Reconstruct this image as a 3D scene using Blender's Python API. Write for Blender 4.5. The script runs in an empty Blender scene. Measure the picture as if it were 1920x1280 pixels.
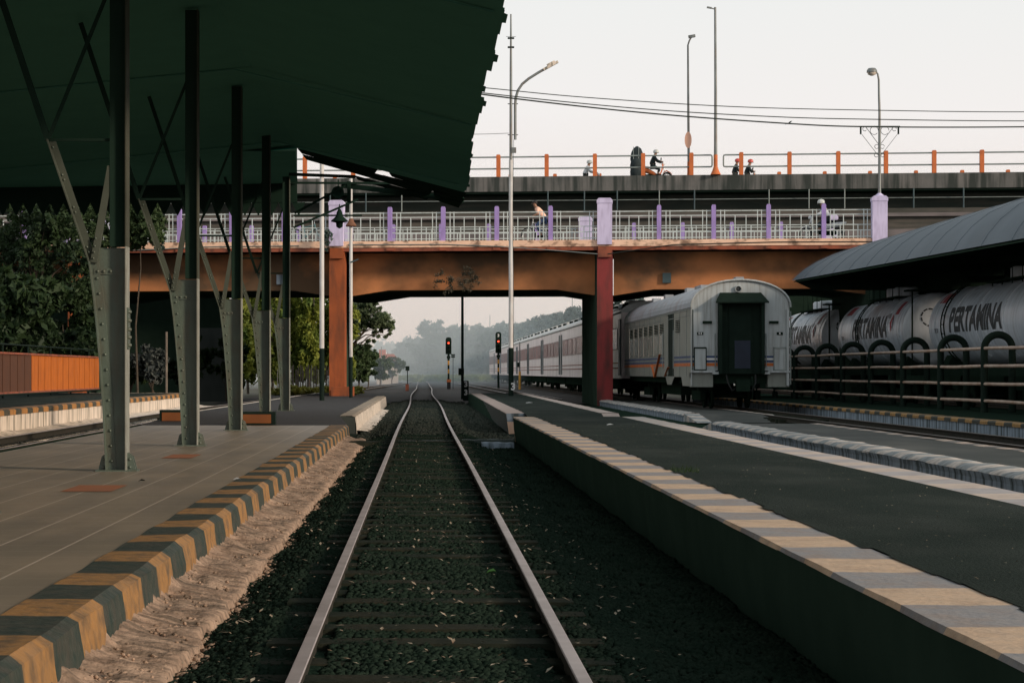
import bpy, bmesh, math, random
import numpy as np
from mathutils import Vector, Matrix, noise
random.seed(7); rng = np.random.default_rng(7)
R = math.radians
scene = bpy.context.scene
COL = scene.collection
F = 4000.0; CX = 792.0; CY = 698.0; CZ = 1.125      # focal length in photo pixels, vanishing point, eye height over the rail head

# ------------------------------------------------------------------ materials
def _n(nt, t, **kw):
    n = nt.nodes.new(t)
    for k, v in kw.items(): setattr(n, k, v)
    return n
def mat(name, c1, c2=None, scale=4.0, rough=0.8, metal=0.0, bump=0.0, bscale=None, stain_or_tone=None, sscale=(3, 3, .25), samt=.6,
        stripe=None, detail=6, coord='pos', spec=.3, trans=0, grain=None, alpha=None, sthr=(.45, .7)):
    m = bpy.data.materials.new(name); m.use_nodes = True
    nt = m.node_tree; L = nt.links.new
    b = nt.nodes['Principled BSDF']
    b.inputs['Roughness'].default_value = rough; b.inputs['Metallic'].default_value = metal
    b.inputs['Specular IOR Level'].default_value = spec
    if coord == 'pos': src = _n(nt, 'ShaderNodeNewGeometry').outputs['Position']
    else: src = _n(nt, 'ShaderNodeTexCoord').outputs['Object']
    def noise_(sc, vec=None, d=detail):
        n = _n(nt, 'ShaderNodeTexNoise'); n.inputs['Scale'].default_value = sc; n.inputs['Detail'].default_value = d
        L(vec or src, n.inputs['Vector']); return n.outputs['Fac']
    def ramp(fac, a, b_):
        r = _n(nt, 'ShaderNodeMapRange'); r.inputs['From Min'].default_value = a; r.inputs['From Max'].default_value = b_
        L(fac, r.inputs['Value']); return r.outputs['Result']
    def mix(fac, a, b_):
        x = _n(nt, 'ShaderNodeMix', data_type='RGBA')
        if isinstance(fac, float): x.inputs[0].default_value = fac
        else: L(fac, x.inputs[0])
        for i, v in ((6, a), (7, b_)):
            if isinstance(v, tuple): x.inputs[i].default_value = (*v, 1)
            else: L(v, x.inputs[i])
        return x.outputs[2]
    c2 = c2 or tuple(x * .7 for x in c1)
    col = mix(ramp(noise_(scale), .3, .7), c1, c2)
    if stripe:      # (period, colour a, colour b, axis, slant)
        per, ca, cb, ax, slant = stripe
        sp = _n(nt, 'ShaderNodeSeparateXYZ'); L(src, sp.inputs[0])
        ad = _n(nt, 'ShaderNodeMath', operation='MULTIPLY_ADD'); L(sp.outputs[0], ad.inputs[0]); ad.inputs[1].default_value = slant; L(sp.outputs[ax], ad.inputs[2])
        jt = _n(nt, 'ShaderNodeMath', operation='MULTIPLY_ADD'); L(noise_(5, d=6), jt.inputs[0]); jt.inputs[1].default_value = .10; L(ad.outputs[0], jt.inputs[2])
        dv = _n(nt, 'ShaderNodeMath', operation='DIVIDE'); L(jt.outputs[0], dv.inputs[0]); dv.inputs[1].default_value = per
        fr = _n(nt, 'ShaderNodeMath', operation='FRACT'); L(dv.outputs[0], fr.inputs[0])
        gt = _n(nt, 'ShaderNodeMath', operation='GREATER_THAN'); L(fr.outputs[0], gt.inputs[0]); gt.inputs[1].default_value = .5
        wear = ramp(noise_(14, d=8), .35, .75)
        col = mix(mix_f(nt, wear, .38), mix(gt.outputs[0], ca, cb), col)
    if stain_or_tone:
        mp = _n(nt, 'ShaderNodeMapping'); mp.inputs['Scale'].default_value = sscale; L(src, mp.inputs['Vector'])
        f = ramp(noise_(2.0, mp.outputs[0], 5), *sthr)
        col = mix(mix_f(nt, f, samt), col, stain_or_tone)
    if grain:       # fine speckle
        g = ramp(noise_(grain[0], d=2), .55, .75)
        col = mix(mix_f(nt, g, grain[2]), col, grain[1])
    L(col, b.inputs['Base Color'])
    if bump:
        bp = _n(nt, 'ShaderNodeBump'); bp.inputs['Strength'].default_value = bump; bp.inputs['Distance'].default_value = .02
        L(noise_(bscale or scale * 5, d=8), bp.inputs['Height']); L(bp.outputs[0], b.inputs['Normal'])
    if trans: b.inputs['Transmission Weight'].default_value = trans
    m['b'] = 1
    return m
def mix_f(nt, fac, k):
    n = _n(nt, 'ShaderNodeMath', operation='MULTIPLY'); nt.links.new(fac, n.inputs[0]); n.inputs[1].default_value = k
    return n.outputs[0]
def leafmat(name, c1, c2, scale=.8, tr=.25):
    m = mat(name, c1, c2, scale=scale, rough=.6, spec=.25)
    nt = m.node_tree; b = nt.nodes['Principled BSDF']; out = nt.nodes['Material Output']
    t = _n(nt, 'ShaderNodeBsdfTranslucent'); src = b.inputs['Base Color'].links[0].from_socket
    nt.links.new(src, t.inputs['Color'])
    ms = _n(nt, 'ShaderNodeMixShader'); ms.inputs[0].default_value = tr
    nt.links.new(b.outputs[0], ms.inputs[1]); nt.links.new(t.outputs[0], ms.inputs[2]); nt.links.new(ms.outputs[0], out.inputs['Surface'])
    return m
def lampmat(name, c, s):
    m = bpy.data.materials.new(name); m.use_nodes = True; b = m.node_tree.nodes['Principled BSDF']
    b.inputs['Emission Color'].default_value = (*c, 1); b.inputs['Emission Strength'].default_value = s; b.inputs['Base Color'].default_value = (*c, 1)
    return m
M = {}
M['roof_under'] = mat('roof_under', (.090, .245, .19), (.083, .225, .175), 1.5, 1, spec=.0)
M['roof_dark'] = mat('roof_dark', (.013, .027, .020), (.011, .024, .017), 2, 1, spec=.0)
M['steel'] = mat('column_steel', (.105, .14, .112), (.075, .102, .082), 3, .42, .0, .15, 40, stain_or_tone=(.10, .075, .05), sscale=(6, 6, 1.2), samt=.5, spec=.5)
M['tile'] = None
M['kerb_yb'] = mat('kerb_yellow_black', (.15, .12, .09), (.085, .08, .06), 3, .7, bump=.35, bscale=30, stripe=(1.26, (.33, .17, .055), (.018, .034, .027), 1, 0), stain_or_tone=(.055, .05, .038), sscale=(4, 4, 4), samt=.7)
M['ledge'] = mat('rough_mortar', (.46, .325, .235), (.25, .17, .12), 6, .95, bump=1.0, bscale=22, grain=(45, (.12, .085, .06), .75), stain_or_tone=(.09, .07, .05), sscale=(1.0, 8, 4), samt=.85)
M['kerb_pink'] = mat('kerb_faded', (.40, .34, .28), (.30, .26, .22), 3, .85, bump=.3, bscale=30, stripe=(1.26, (.56, .40, .27), (.235, .235, .245), 1, 0), stain_or_tone=(.27, .19, .14), sscale=(3, 3, 3), samt=.45)
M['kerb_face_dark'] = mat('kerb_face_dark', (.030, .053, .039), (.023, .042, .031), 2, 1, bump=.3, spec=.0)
M['kerb_white_stripe'] = mat('kerb_white_stripe', (.5, .48, .45), (.36, .34, .32), 4, .85, bump=.3, bscale=25, stripe=(1.0, (.50, .44, .39), (.22, .25, .26), 1, .5), stain_or_tone=(.06, .055, .045), sscale=(3, 3, 2), samt=.6)
M['wall_white'] = mat('limewashed_wall', (.72, .63, .54), (.6, .52, .43), 2, .9, bump=.3, stain_or_tone=(.06, .07, .055), sscale=(4, 4, .35), samt=.85, sthr=(.5, .68))
M['wall_shade_blue'] = mat('limewashed_wall_shade', (.27, .33, .40), (.20, .25, .30), 2, .9, bump=.3, stain_or_tone=(.03, .045, .045), sscale=(3.4, 3.4, .3), samt=.9, sthr=(.45, .62))  # white limewash with bluish shade put into its colour
M['stripe_orange'] = mat('kerb_orange_black', (.3, .2, .1), None, 5, .8, stripe=(1.26, (.42, .19, .05), (.03, .04, .035), 1, 0), stain_or_tone=(.05, .05, .04), samt=.4)
M['asphalt'] = mat('asphalt', (.015, .025, .020), (.010, .018, .014), 1.2, 1, stain_or_tone=(.042, .050, .044), sscale=(.7, .3, 1), samt=.6, bump=.9, bscale=70, grain=(90, (.055, .065, .06), .5), spec=.1)
M['asphalt2'] = mat('asphalt_far', (.034, .032, .033), (.024, .025, .025), .8, .9, bump=.5, bscale=60)
M['conc_low'] = mat('worn_paving', (.024, .030, .027), (.014, .020, .017), .7, .8, bump=.3, stain_or_tone=(.09, .09, .08), sscale=(.5, .15, 1), samt=.5)
M['ballast'] = mat('ballast_bed', (.020, .036, .026), (.014, .027, .019), 6, 1, bump=1, bscale=30, spec=.0)
M['ballast_far'] = mat('ballast_far', (.035, .030, .028), (.018, .018, .017), 2.5, .95, bump=.6, bscale=14, grain=(20, (.12, .11, .1), .6))
M['ballast_mid'] = mat('ballast_mid', (.030, .040, .033), (.018, .028, .022), 4, 1, bump=1, bscale=24, grain=(26, (.10, .095, .085), .6), spec=0)
M['stone'] = mat('ballast_stone', (.022, .034, .025), (.011, .021, .015), 9, 1, spec=.0)
M['earth'] = mat('earth', (.06, .065, .045), (.045, .04, .03), .3, .95, bump=.5)
M['grass'] = leafmat('grass', (.10, .16, .04), (.16, .18, .05), 1.0)
M['rail'] = mat('rail_steel', (.46, .41, .405), (.30, .26, .25), 3, .5, .3, bump=.1, coord='obj')
M['rail_shaded'] = mat('rail_shaded', (.11, .10, .095), (.08, .07, .065), 6, .7)  # dull heads, the shadow on these tracks put into the colour
M['rail_side'] = mat('rail_rust', (.045, .038, .032), (.028, .03, .024), 8, .95, spec=.05)
M['stone2'] = mat('ballast_stone_brown', (.060, .062, .052), (.02, .03, .024), 6, 1, spec=0)
M['sleeper'] = mat('sleeper', (.032, .031, .022), (.015, .023, .017), 4, .95, bump=.5, spec=.05)
M['girder'] = mat('girder_ochre', (.56, .235, .095), (.46, .185, .075), .5, .9, bump=.25, bscale=12, stain_or_tone=(.045, .045, .032), sscale=(.12, .12, .16), samt=.85, sthr=(.45, .61))  # broad dark blotches scattered over the ochre
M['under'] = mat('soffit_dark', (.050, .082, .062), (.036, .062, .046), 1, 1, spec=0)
M['fascia'] = mat('fascia_cream', (.88, .60, .44), (.74, .48, .34), 1.5, .85, bump=.2, stain_or_tone=(.10, .06, .04), sscale=(1.2, 1.2, 2.2), samt=.8, sthr=(.5, .66))
M['fascia_red'] = mat('fascia_red', (.34, .10, .055), (.24, .075, .045), 2, .85, stain_or_tone=(.05, .035, .03), sscale=(1.5, 1.5, 1), samt=.7)
M['pier_orange'] = mat('pier_orange', (.35, .092, .03), (.26, .07, .026), 1.5, .85, bump=.3, bscale=20, stain_or_tone=(.09, .04, .025), sscale=(2, 2, .4), samt=.65)
M['pier_red'] = mat('pier_red', (.29, .042, .044), (.17, .033, .031), .35, .85, bump=.3, bscale=20, stain_or_tone=(.04, .03, .026), sscale=(1.2, 1.2, .3), samt=.75)  # dark streaks also put the shade of its lower part into the red
M['lilac'] = mat('lilac_paint', (.62, .57, .79), (.56, .51, .72), 2, .7, bump=.1, stain_or_tone=(.26, .22, .34), sscale=(4, 4, .8), samt=.35)
M['violet'] = mat('violet_paint', (.37, .27, .60), (.32, .235, .52), 3, .65, bump=.1, stain_or_tone=(.18, .13, .26), sscale=(5, 5, 1), samt=.35)
M['lattice'] = mat('lattice_paint', (.60, .68, .68), (.50, .57, .57), 4, .6, stain_or_tone=(.3, .3, .27), sscale=(3, 3, 1), samt=.4)
M['orange_post'] = mat('orange_post', (.62, .17, .05), (.52, .14, .045), 3, .6, stain_or_tone=(.25, .08, .04), sscale=(5, 5, 2), samt=.35)
M['pipe'] = mat('rail_pipe', (.25, .29, .28), (.19, .22, .215), 4, .5, .2)
M['conc_stain'] = mat('parapet_concrete', (.15, .145, .14), (.095, .10, .097), 1.2, .9, bump=.4, bscale=10, stain_or_tone=(.025, .033, .03), sscale=(1.8, 1.8, .12), samt=.9, sthr=(.42, .6))
M['conc_brown'] = mat('girder_concrete', (.10, .09, .078), (.07, .068, .06), 1, .9, stain_or_tone=(.03, .035, .03), sscale=(.3, .3, 3), samt=.7)
M['conc_pink'] = mat('girder_flange', (.19, .165, .165), (.13, .12, .12), 1, .9, stain_or_tone=(.05, .05, .05), sscale=(.3, .3, 3), samt=.5)
M['pole_white'] = mat('pole_white', (.62, .62, .61), (.5, .48, .46), 2, .5, .0, stain_or_tone=(.16, .11, .09), sscale=(8, 8, .7), samt=.5, sthr=(.55, .72))
M['pole_grey'] = mat('pole_grey', (.22, .25, .25), (.15, .17, .17), 2, .5, .3, stain_or_tone=(.2, .11, .07), sscale=(8, 8, .7), samt=.5)
M['black'] = mat('black_paint', (.011, .021, .016), (.008, .016, .012), 4, .8, spec=.08)
M['blackgloss'] = mat('black_gloss', (.02, .022, .024), None, 4, .3, spec=.5)
M['rust'] = mat('rust', (.22, .10, .055), (.14, .07, .045), 8, .9)
M['yellow'] = mat('yellow_paint', (.62, .33, .05), (.5, .26, .05), 5, .6)
M['red_on'] = lampmat('signal_red', (1, .07, .03), 4)
M['car_white'] = mat('coach_paint', (.38, .42, .435), (.33, .365, .38), 1, .45, spec=.5, bump=.05, stain_or_tone=(.17, .17, .15), sscale=(5, 5, .4), samt=.65, coord='pos')
M['car_shaded'] = mat('coach_side', (.21, .235, .21), (.165, .185, .17), .7, .4, spec=.5, stain_or_tone=(.13, .14, .12), sscale=(4, 4, .4), samt=.6)  # coach paint turned darker and greenish for the side in shade
M['car_far'] = mat('coach_far', (.86, .77, .77), (.76, .68, .68), .5, .35, spec=.6, stain_or_tone=(.38, .30, .30), sscale=(1, 1, .4), samt=.5)
M['car_roof'] = mat('coach_roof', (.34, .38, .42), (.27, .31, .34), .7, .5, .1, stain_or_tone=(.2, .14, .12), sscale=(1, 1, .6), samt=.5)
M['roof_far'] = mat('coach_roof_far', (.55, .58, .58), (.45, .48, .48), .7, .4, .1)
M['teal'] = mat('dark_teal', (.05, .085, .095), (.035, .06, .07), 3, .4)
M['win'] = mat('coach_window', (.42, .12, .11), (.10, .05, .055), 2.5, .2, spec=.6, stain_or_tone=(.70, .26, .22), sscale=(1, 4, .2), samt=.55)  # red reflections painted into the glass colour
M['winbar'] = mat('window_bar', (.45, .36, .35), None, 3, .5)
M['blue'] = mat('blue_stripe', (.035, .07, .17), None, 3, .5)
M['orange'] = mat('orange_stripe', (.55, .14, .03), None, 3, .5)
M['white'] = mat('white_paint', (.68, .68, .68), (.58, .58, .58), 3, .5)
M['tank'] = mat('tank_silver', (.66, .74, .82), (.46, .54, .62), .9, .38, .0, bump=.08, bscale=3, stain_or_tone=(.12, .14, .15), sscale=(1, 2.2, .25), samt=.45, spec=1.0)
M['tank_cap'] = mat('tank_white', (.82, .88, .93), (.7, .76, .82), 1.4, .42, .0, stain_or_tone=(.15, .16, .17), sscale=(1, 1.5, .4), samt=.5)
M['ink'] = mat('lettering_black', (.03, .04, .045), (.05, .06, .065), 6, .6)
M['red_mark'] = mat('red_marking', (.34, .06, .075), (.26, .06, .07), 4, .6)
M['frame_dark'] = mat('underframe', (.016, .029, .021), (.012, .022, .016), 3, 1, spec=.0)
M['slate'] = mat('canopy_sheet', (.088, .118, .145), (.06, .086, .108), .5, .65, bump=.15, stain_or_tone=(.09, .11, .13), sscale=(.4, 2.5, .4), samt=.5)
M['slat_orange'] = mat('slat_orange', (.54, .145, .018), (.44, .115, .015), 3, .6, bump=.1, stain_or_tone=(.22, .06, .015), sscale=(2, 3, .3), samt=.5)
M['trunk'] = mat('bark', (.09, .07, .05), (.055, .045, .035), 5, .95, bump=.6)
M['trunk_pale'] = mat('bark_pale', (.24, .20, .16), (.13, .11, .09), 4, .95, bump=.5)
M['wire'] = mat('cable', (.02, .03, .027), None, 4, .7)
M['skin'] = mat('skin', (.30, .16, .10), (.26, .14, .09), 9, .6)
M['hair'] = mat('hair', (.015, .012, .011), None, 9, .6)
M['peach'] = mat('peach_shirt', (.9, .58, .44), (.8, .5, .38), 9, .9)
M['denim'] = mat('denim', (.06, .10, .20), (.045, .08, .16), 9, .9)
M['wshirt'] = mat('white_shirt', (.68, .70, .72), (.58, .6, .63), 9, .9)
M['djacket'] = mat('dark_jacket', (.03, .042, .045), (.022, .032, .035), 9, .9)
M['helmet_red'] = mat('helmet_red', (.60, .07, .05), None, 9, .25, spec=.6)
M['helmet_white'] = mat('helmet_white', (.60, .62, .60), (.42, .45, .43), 9, .3, spec=.6)
M['pinkred'] = mat('pink_vest', (.5, .08, .10), None, 9, .8)
M['tyre'] = mat('tyre', (.02, .022, .022), None, 9, .9)
M['bikewhite'] = mat('bike_white', (.66, .68, .68), None, 9, .3, spec=.5)
M['teal_frame'] = mat('bike_teal', (.08, .20, .22), None, 9, .35)
M['chrome'] = mat('bright_metal', (.45, .47, .47), None, 9, .3, .8)
M['house_red'] = mat('clay_roof', (.42, .13, .08), (.36, .12, .08), 2, .9)
M['house_wall'] = mat('plaster_wall', (.5, .45, .4), (.42, .38, .34), 1, .9)
M['grey_wall'] = mat('grey_wall', (.075, .085, .08), (.055, .065, .06), .8, .9, stain_or_tone=(.03, .04, .035), sscale=(1, 1, .4), samt=.5)
M['leaf_dark'] = leafmat('leaf_dark', (.034, .062, .020), (.012, .027, .013), .9)
M['leaf_mid'] = leafmat('leaf_mid', (.075, .12, .045), (.03, .055, .025), .7)
M['leaf_lime'] = leafmat('leaf_lime', (.33, .36, .06), (.08, .14, .03), .9, .35)
M['leaf_far'] = leafmat('leaf_far', (.08, .125, .105), (.055, .092, .08), .15)  # paled and blued, part of the distance haze is in the leaf colour
M['leaf_litter'] = mat('leaf_litter', (.42, .38, .30), (.20, .12, .07), 40, .9)
M['litter_green'] = mat('fresh_leaf', (.04, .12, .03), None, 9, .6)
M['red_tile'] = mat('red_tile', (.34, .13, .06), (.28, .12, .065), 3, .6)
M['sign_peach'] = mat('sign_peach', (.72, .42, .30), (.66, .38, .28), 9, .7)
# paved tiles of the near platform
def tile_mat():
    m = mat('platform_tile', (.30, .24, .175), (.215, .18, .135), .8, .42, bump=.08, bscale=30, stain_or_tone=(.15, .13, .105), sscale=(1.2, .25, 1), samt=.55, spec=.5)
    nt = m.node_tree; b = nt.nodes['Principled BSDF']; L = nt.links.new
    src = b.inputs['Base Color'].links[0].from_socket
    g = _n(nt, 'ShaderNodeNewGeometry'); sp = _n(nt, 'ShaderNodeSeparateXYZ'); L(g.outputs['Position'], sp.inputs[0])
    def line(sock, per, w, off=0.0):
        a = _n(nt, 'ShaderNodeMath', operation='ADD'); L(sock, a.inputs[0]); a.inputs[1].default_value = off
        d = _n(nt, 'ShaderNodeMath', operation='DIVIDE'); L(a.outputs[0], d.inputs[0]); d.inputs[1].default_value = per
        f = _n(nt, 'ShaderNodeMath', operation='FRACT'); L(d.outputs[0], f.inputs[0])
        s = _n(nt, 'ShaderNodeMath', operation='LESS_THAN'); L(f.outputs[0], s.inputs[0]); s.inputs[1].default_value = w / per
        return s.outputs[0]
    lx = line(sp.outputs[0], .40, .013, 100.06); ly = line(sp.outputs[1], .40, .012, 100)
    k = _n(nt, 'ShaderNodeMath', operation='MULTIPLY'); L(lx, k.inputs[0]); k.inputs[1].default_value = .85
    k2 = _n(nt, 'ShaderNodeMath', operation='MULTIPLY'); L(ly, k2.inputs[0]); k2.inputs[1].default_value = .30
    mx = _n(nt, 'ShaderNodeMath', operation='MAXIMUM'); L(k.outputs[0], mx.inputs[0]); L(k2.outputs[0], mx.inputs[1])
    x = _n(nt, 'ShaderNodeMix', data_type='RGBA'); L(mx.outputs[0], x.inputs[0]); L(src, x.inputs[6]); x.inputs[7].default_value = (.52, .44, .36, 1)
    L(x.outputs[2], b.inputs['Base Color']); return m
M['tile'] = tile_mat()

# ------------------------------------------------------------------ mesh builder
def wloc(o):
    v = Vector((0, 0, 0))
    while o is not None: v += o.location; o = o.parent
    return v
class MB:
    def __init__(s, xf=None): s.v = []; s.f = []; s.sm = []; s.xf = xf
    def add(s, vs, fs, smooth=False):
        n = len(s.v); s.v += [tuple(v) for v in vs]; s.f += [tuple(i + n for i in f) for f in fs]; s.sm += [smooth] * len(fs)
        return s
    def box(s, x0, x1, y0, y1, z0, z1):
        x0, x1 = sorted((x0, x1)); y0, y1 = sorted((y0, y1)); z0, z1 = sorted((z0, z1))
        return s.add([(x0, y0, z0), (x1, y0, z0), (x1, y1, z0), (x0, y1, z0), (x0, y0, z1), (x1, y0, z1), (x1, y1, z1), (x0, y1, z1)],
                     [(3, 2, 1, 0), (4, 5, 6, 7), (0, 1, 5, 4), (1, 2, 6, 5), (2, 3, 7, 6), (3, 0, 4, 7)])
    def bar(s, p, q, w, h=None, up=(0, 0, 1)):
        p = Vector(p); q = Vector(q); h = h or w; d = (q - p).normalized(); u = Vector(up)
        if abs(d.dot(u)) > .98: u = Vector((0, 1, 0))
        a = d.cross(u).normalized() * w / 2; b = a.cross(d).normalized() * h / 2
        vs = [p - a - b, p + a - b, p + a + b, p - a + b, q - a - b, q + a - b, q + a + b, q - a + b]
        return s.add(vs, [(0, 1, 2, 3), (7, 6, 5, 4), (0, 4, 5, 1), (1, 5, 6, 2), (2, 6, 7, 3), (3, 7, 4, 0)])
    def tube(s, pts, r, n=8, cap=True):
        pts = [Vector(p) for p in pts]; rs = r if isinstance(r, (list, tuple)) else [r] * len(pts)
        vs = []; m = len(pts); ref = None
        for i, p in enumerate(pts):
            d = (pts[min(i + 1, m - 1)] - pts[max(i - 1, 0)]).normalized()
            if ref is None:
                ref = Vector((0, 0, 1)) if abs(d.z) < .9 else Vector((1, 0, 0))
            a = d.cross(ref).normalized(); b = a.cross(d).normalized(); ref = b
            for k in range(n):
                t = 2 * math.pi * k / n; vs.append(p + (a * math.cos(t) + b * math.sin(t)) * rs[i])
        fs = [(i * n + k, i * n + (k + 1) % n, (i + 1) * n + (k + 1) % n, (i + 1) * n + k) for i in range(m - 1) for k in range(n)]
        s.add(vs, fs, True)
        if cap:
            s.add(vs[:n], [tuple(range(n))]); s.add(vs[-n:], [tuple(range(n))[::-1]])
        return s
    def lathe(s, c, prof, n=16, axis='z'):
        c = Vector(c); vs = []
        for r, h in prof:
            for k in range(n):
                t = 2 * math.pi * k / n; a, b = r * math.cos(t), r * math.sin(t)
                vs.append(c + Vector({'z': (a, b, h), 'y': (a, h, b), 'x': (h, a, b)}[axis]))
        m = len(prof)
        s.add(vs, [(i * n + k, i * n + (k + 1) % n, (i + 1) * n + (k + 1) % n, (i + 1) * n + k) for i in range(m - 1) for k in range(n)], True)
        s.add(vs[:n], [tuple(range(n))]); s.add(vs[-n:], [tuple(range(n))[::-1]])
        return s
    def prism(s, prof, a0, a1, axis='y', smooth=False):     # prof in the two other axes
        n = len(prof)
        def P(p, a): return {'y': (p[0], a, p[1]), 'x': (a, p[0], p[1]), 'z': (p[0], p[1], a)}[axis]
        vs = [P(p, a0) for p in prof] + [P(p, a1) for p in prof]
        s.add(vs, [(i, (i + 1) % n, n + (i + 1) % n, n + i) for i in range(n)], smooth)
        s.add(vs, [tuple(range(n))[::-1], tuple(range(n, 2 * n))]); return s
    def sweep(s, prof, ys, wob=0.0, seed=0, closed=False, xs=None, smooth=False):   # open profile of (x,z) carried along y
        vs = []; n = len(prof)
        for y in ys:
            dx = xs(y) if xs else 0
            for j, (x, z) in enumerate(prof):
                w = noise.noise_vector(Vector((y * 1.3 + seed, j * 3.1, seed))) * wob
                vs.append((x + dx + w.x, y, z + w.z))
        m = len(ys); k = n if closed else n - 1
        s.add(vs, [(i * n + j, i * n + (j + 1) % n, (i + 1) * n + (j + 1) % n, (i + 1) * n + j) for i in range(m - 1) for j in range(k)], smooth)
        return s
    def build(s, name, m, parent=None):
        vs = s.v
        if s.xf: vs = [s.xf(*v) for v in vs]
        if parent is not None:
            o = wloc(parent); vs = [(v[0] - o.x, v[1] - o.y, v[2] - o.z) for v in vs]
        me = bpy.data.meshes.new(name); me.from_pydata(vs, [], s.f)
        me.polygons.foreach_set('use_smooth', s.sm); me.update()
        bm = bmesh.new(); bm.from_mesh(me); bmesh.ops.recalc_face_normals(bm, faces=bm.faces); bm.to_mesh(me); bm.free()
        me.materials.append(m); ob = bpy.data.objects.new(name, me); COL.objects.link(ob); ob.parent = parent
        return ob
def tag(o, label=None, cat=None, group=None, kind=None):
    if label: o['label'] = label
    if cat: o['category'] = cat
    if group: o['group'] = group
    if kind: o['kind'] = kind
    return o
def thing(name, loc, label, cat, group=None):
    o = bpy.data.objects.new(name, None); o.empty_display_size = .3; o.location = loc; COL.objects.link(o); return tag(o, label, cat, group)
def struct(ob): ob['kind'] = 'structure'; return ob
def copy_tree(o, parent=None):
    c = o.copy(); COL.objects.link(c)
    if parent is not None: c.parent = parent
    for ch in list(o.children): copy_tree(ch, c)
    return c
def skinned(name, verts, edges, radii, m, parent, lvl=1):
    me = bpy.data.meshes.new(name); me.from_pydata(verts, edges, []); ob = bpy.data.objects.new(name, me); COL.objects.link(ob)
    md = ob.modifiers.new('s', 'SKIN'); md.use_smooth_shade = True
    for i, r in enumerate(radii): me.skin_vertices[0].data[i].radius = (r, r) if not isinstance(r, tuple) else r
    me.skin_vertices[0].data[0].use_root = True
    ss = ob.modifiers.new('u', 'SUBSURF'); ss.levels = lvl; ss.render_levels = lvl
    dg = bpy.context.evaluated_depsgraph_get(); me2 = bpy.data.meshes.new_from_object(ob.evaluated_get(dg))
    ob.modifiers.clear(); ob.data = me2; me2.materials.clear(); me2.materials.append(m); ob.parent = parent
    bpy.data.meshes.remove(me)
    return ob
def textgeo(s, size=1.0, bold=.0, ext=0):
    cu = bpy.data.curves.new('t', 'FONT'); cu.body = s; cu.size = size; cu.offset = bold; cu.align_x = 'CENTER'; cu.align_y = 'CENTER'; cu.resolution_u = 3
    ob = bpy.data.objects.new('t', cu); COL.objects.link(ob)
    dg = bpy.context.evaluated_depsgraph_get(); me = bpy.data.meshes.new_from_object(ob.evaluated_get(dg))
    bpy.data.objects.remove(ob); bpy.data.curves.remove(cu)
    return me
def frange(a, b, n): return [a + (b - a) * i / n for i in range(n + 1)]

# ------------------------------------------------------------------ ground
g = MB()
ys = [-60, 0, 20, 60, 120, 200, 400, 1200, 5000]; xs_ = [-3000, -400, -60, -12, 0, 12, 60, 400, 3000]
vs = [(x, y, -.30) for y in ys for x in xs_]
g.add(vs, [(j * 9 + i, j * 9 + i + 1, (j + 1) * 9 + i + 1, (j + 1) * 9 + i) for j in range(8) for i in range(8)])
struct(g.build('ground', M['earth']))
# ballast beds (sheets stepped above one another)
def hump(x):      # ballast shouldered up to the rails
    d = abs(x - .06); return .085 if d < .78 else max(0., .085 * (1 - (d - .78) / .30))
def bed(x0, x1, y0, y1, z, m, name='ballast_bed', dx=.35, dy=.45, amp=.02, prof=None):
    nx = max(2, int((x1 - x0) / dx)); ny = max(2, int((y1 - y0) / dy)); v = []
    for y in frange(y0, y1, ny):
        for x in frange(x0, x1, nx): v.append((x, y, z + (prof(x) if prof else 0) + amp * noise.noise(Vector((x * 2, y * 1.3, 3)))))
    b = MB().add(v, [(j * (nx + 1) + i, j * (nx + 1) + i + 1, (j + 1) * (nx + 1) + i + 1, (j + 1) * (nx + 1) + i) for j in range(ny) for i in range(nx)], True)
    return struct(b.build(name, m))
bed(-1.7, 1.9, 3, 41, -.175, M['ballast'], dx=.12, dy=.3, prof=hump)
bed(-1.7, 2.2, 41.01, 90, -.175, M['ballast_mid'], dx=.12, prof=hump)
bed(-8.4, -4.2, 3, 90, -.20, M['ballast'], dx=.5, dy=1)
bed(3.9, 16.9, 3, 90, -.205, M['ballast'], dx=.6, dy=1)
bed(16.91, 24, 30, 160, -.21, M['ballast'], dx=1, dy=2)
bed(-9.0, 13.0, 90.01, 330, -.19, M['ballast_far'], dx=1, dy=1.5, amp=.05)

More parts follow.
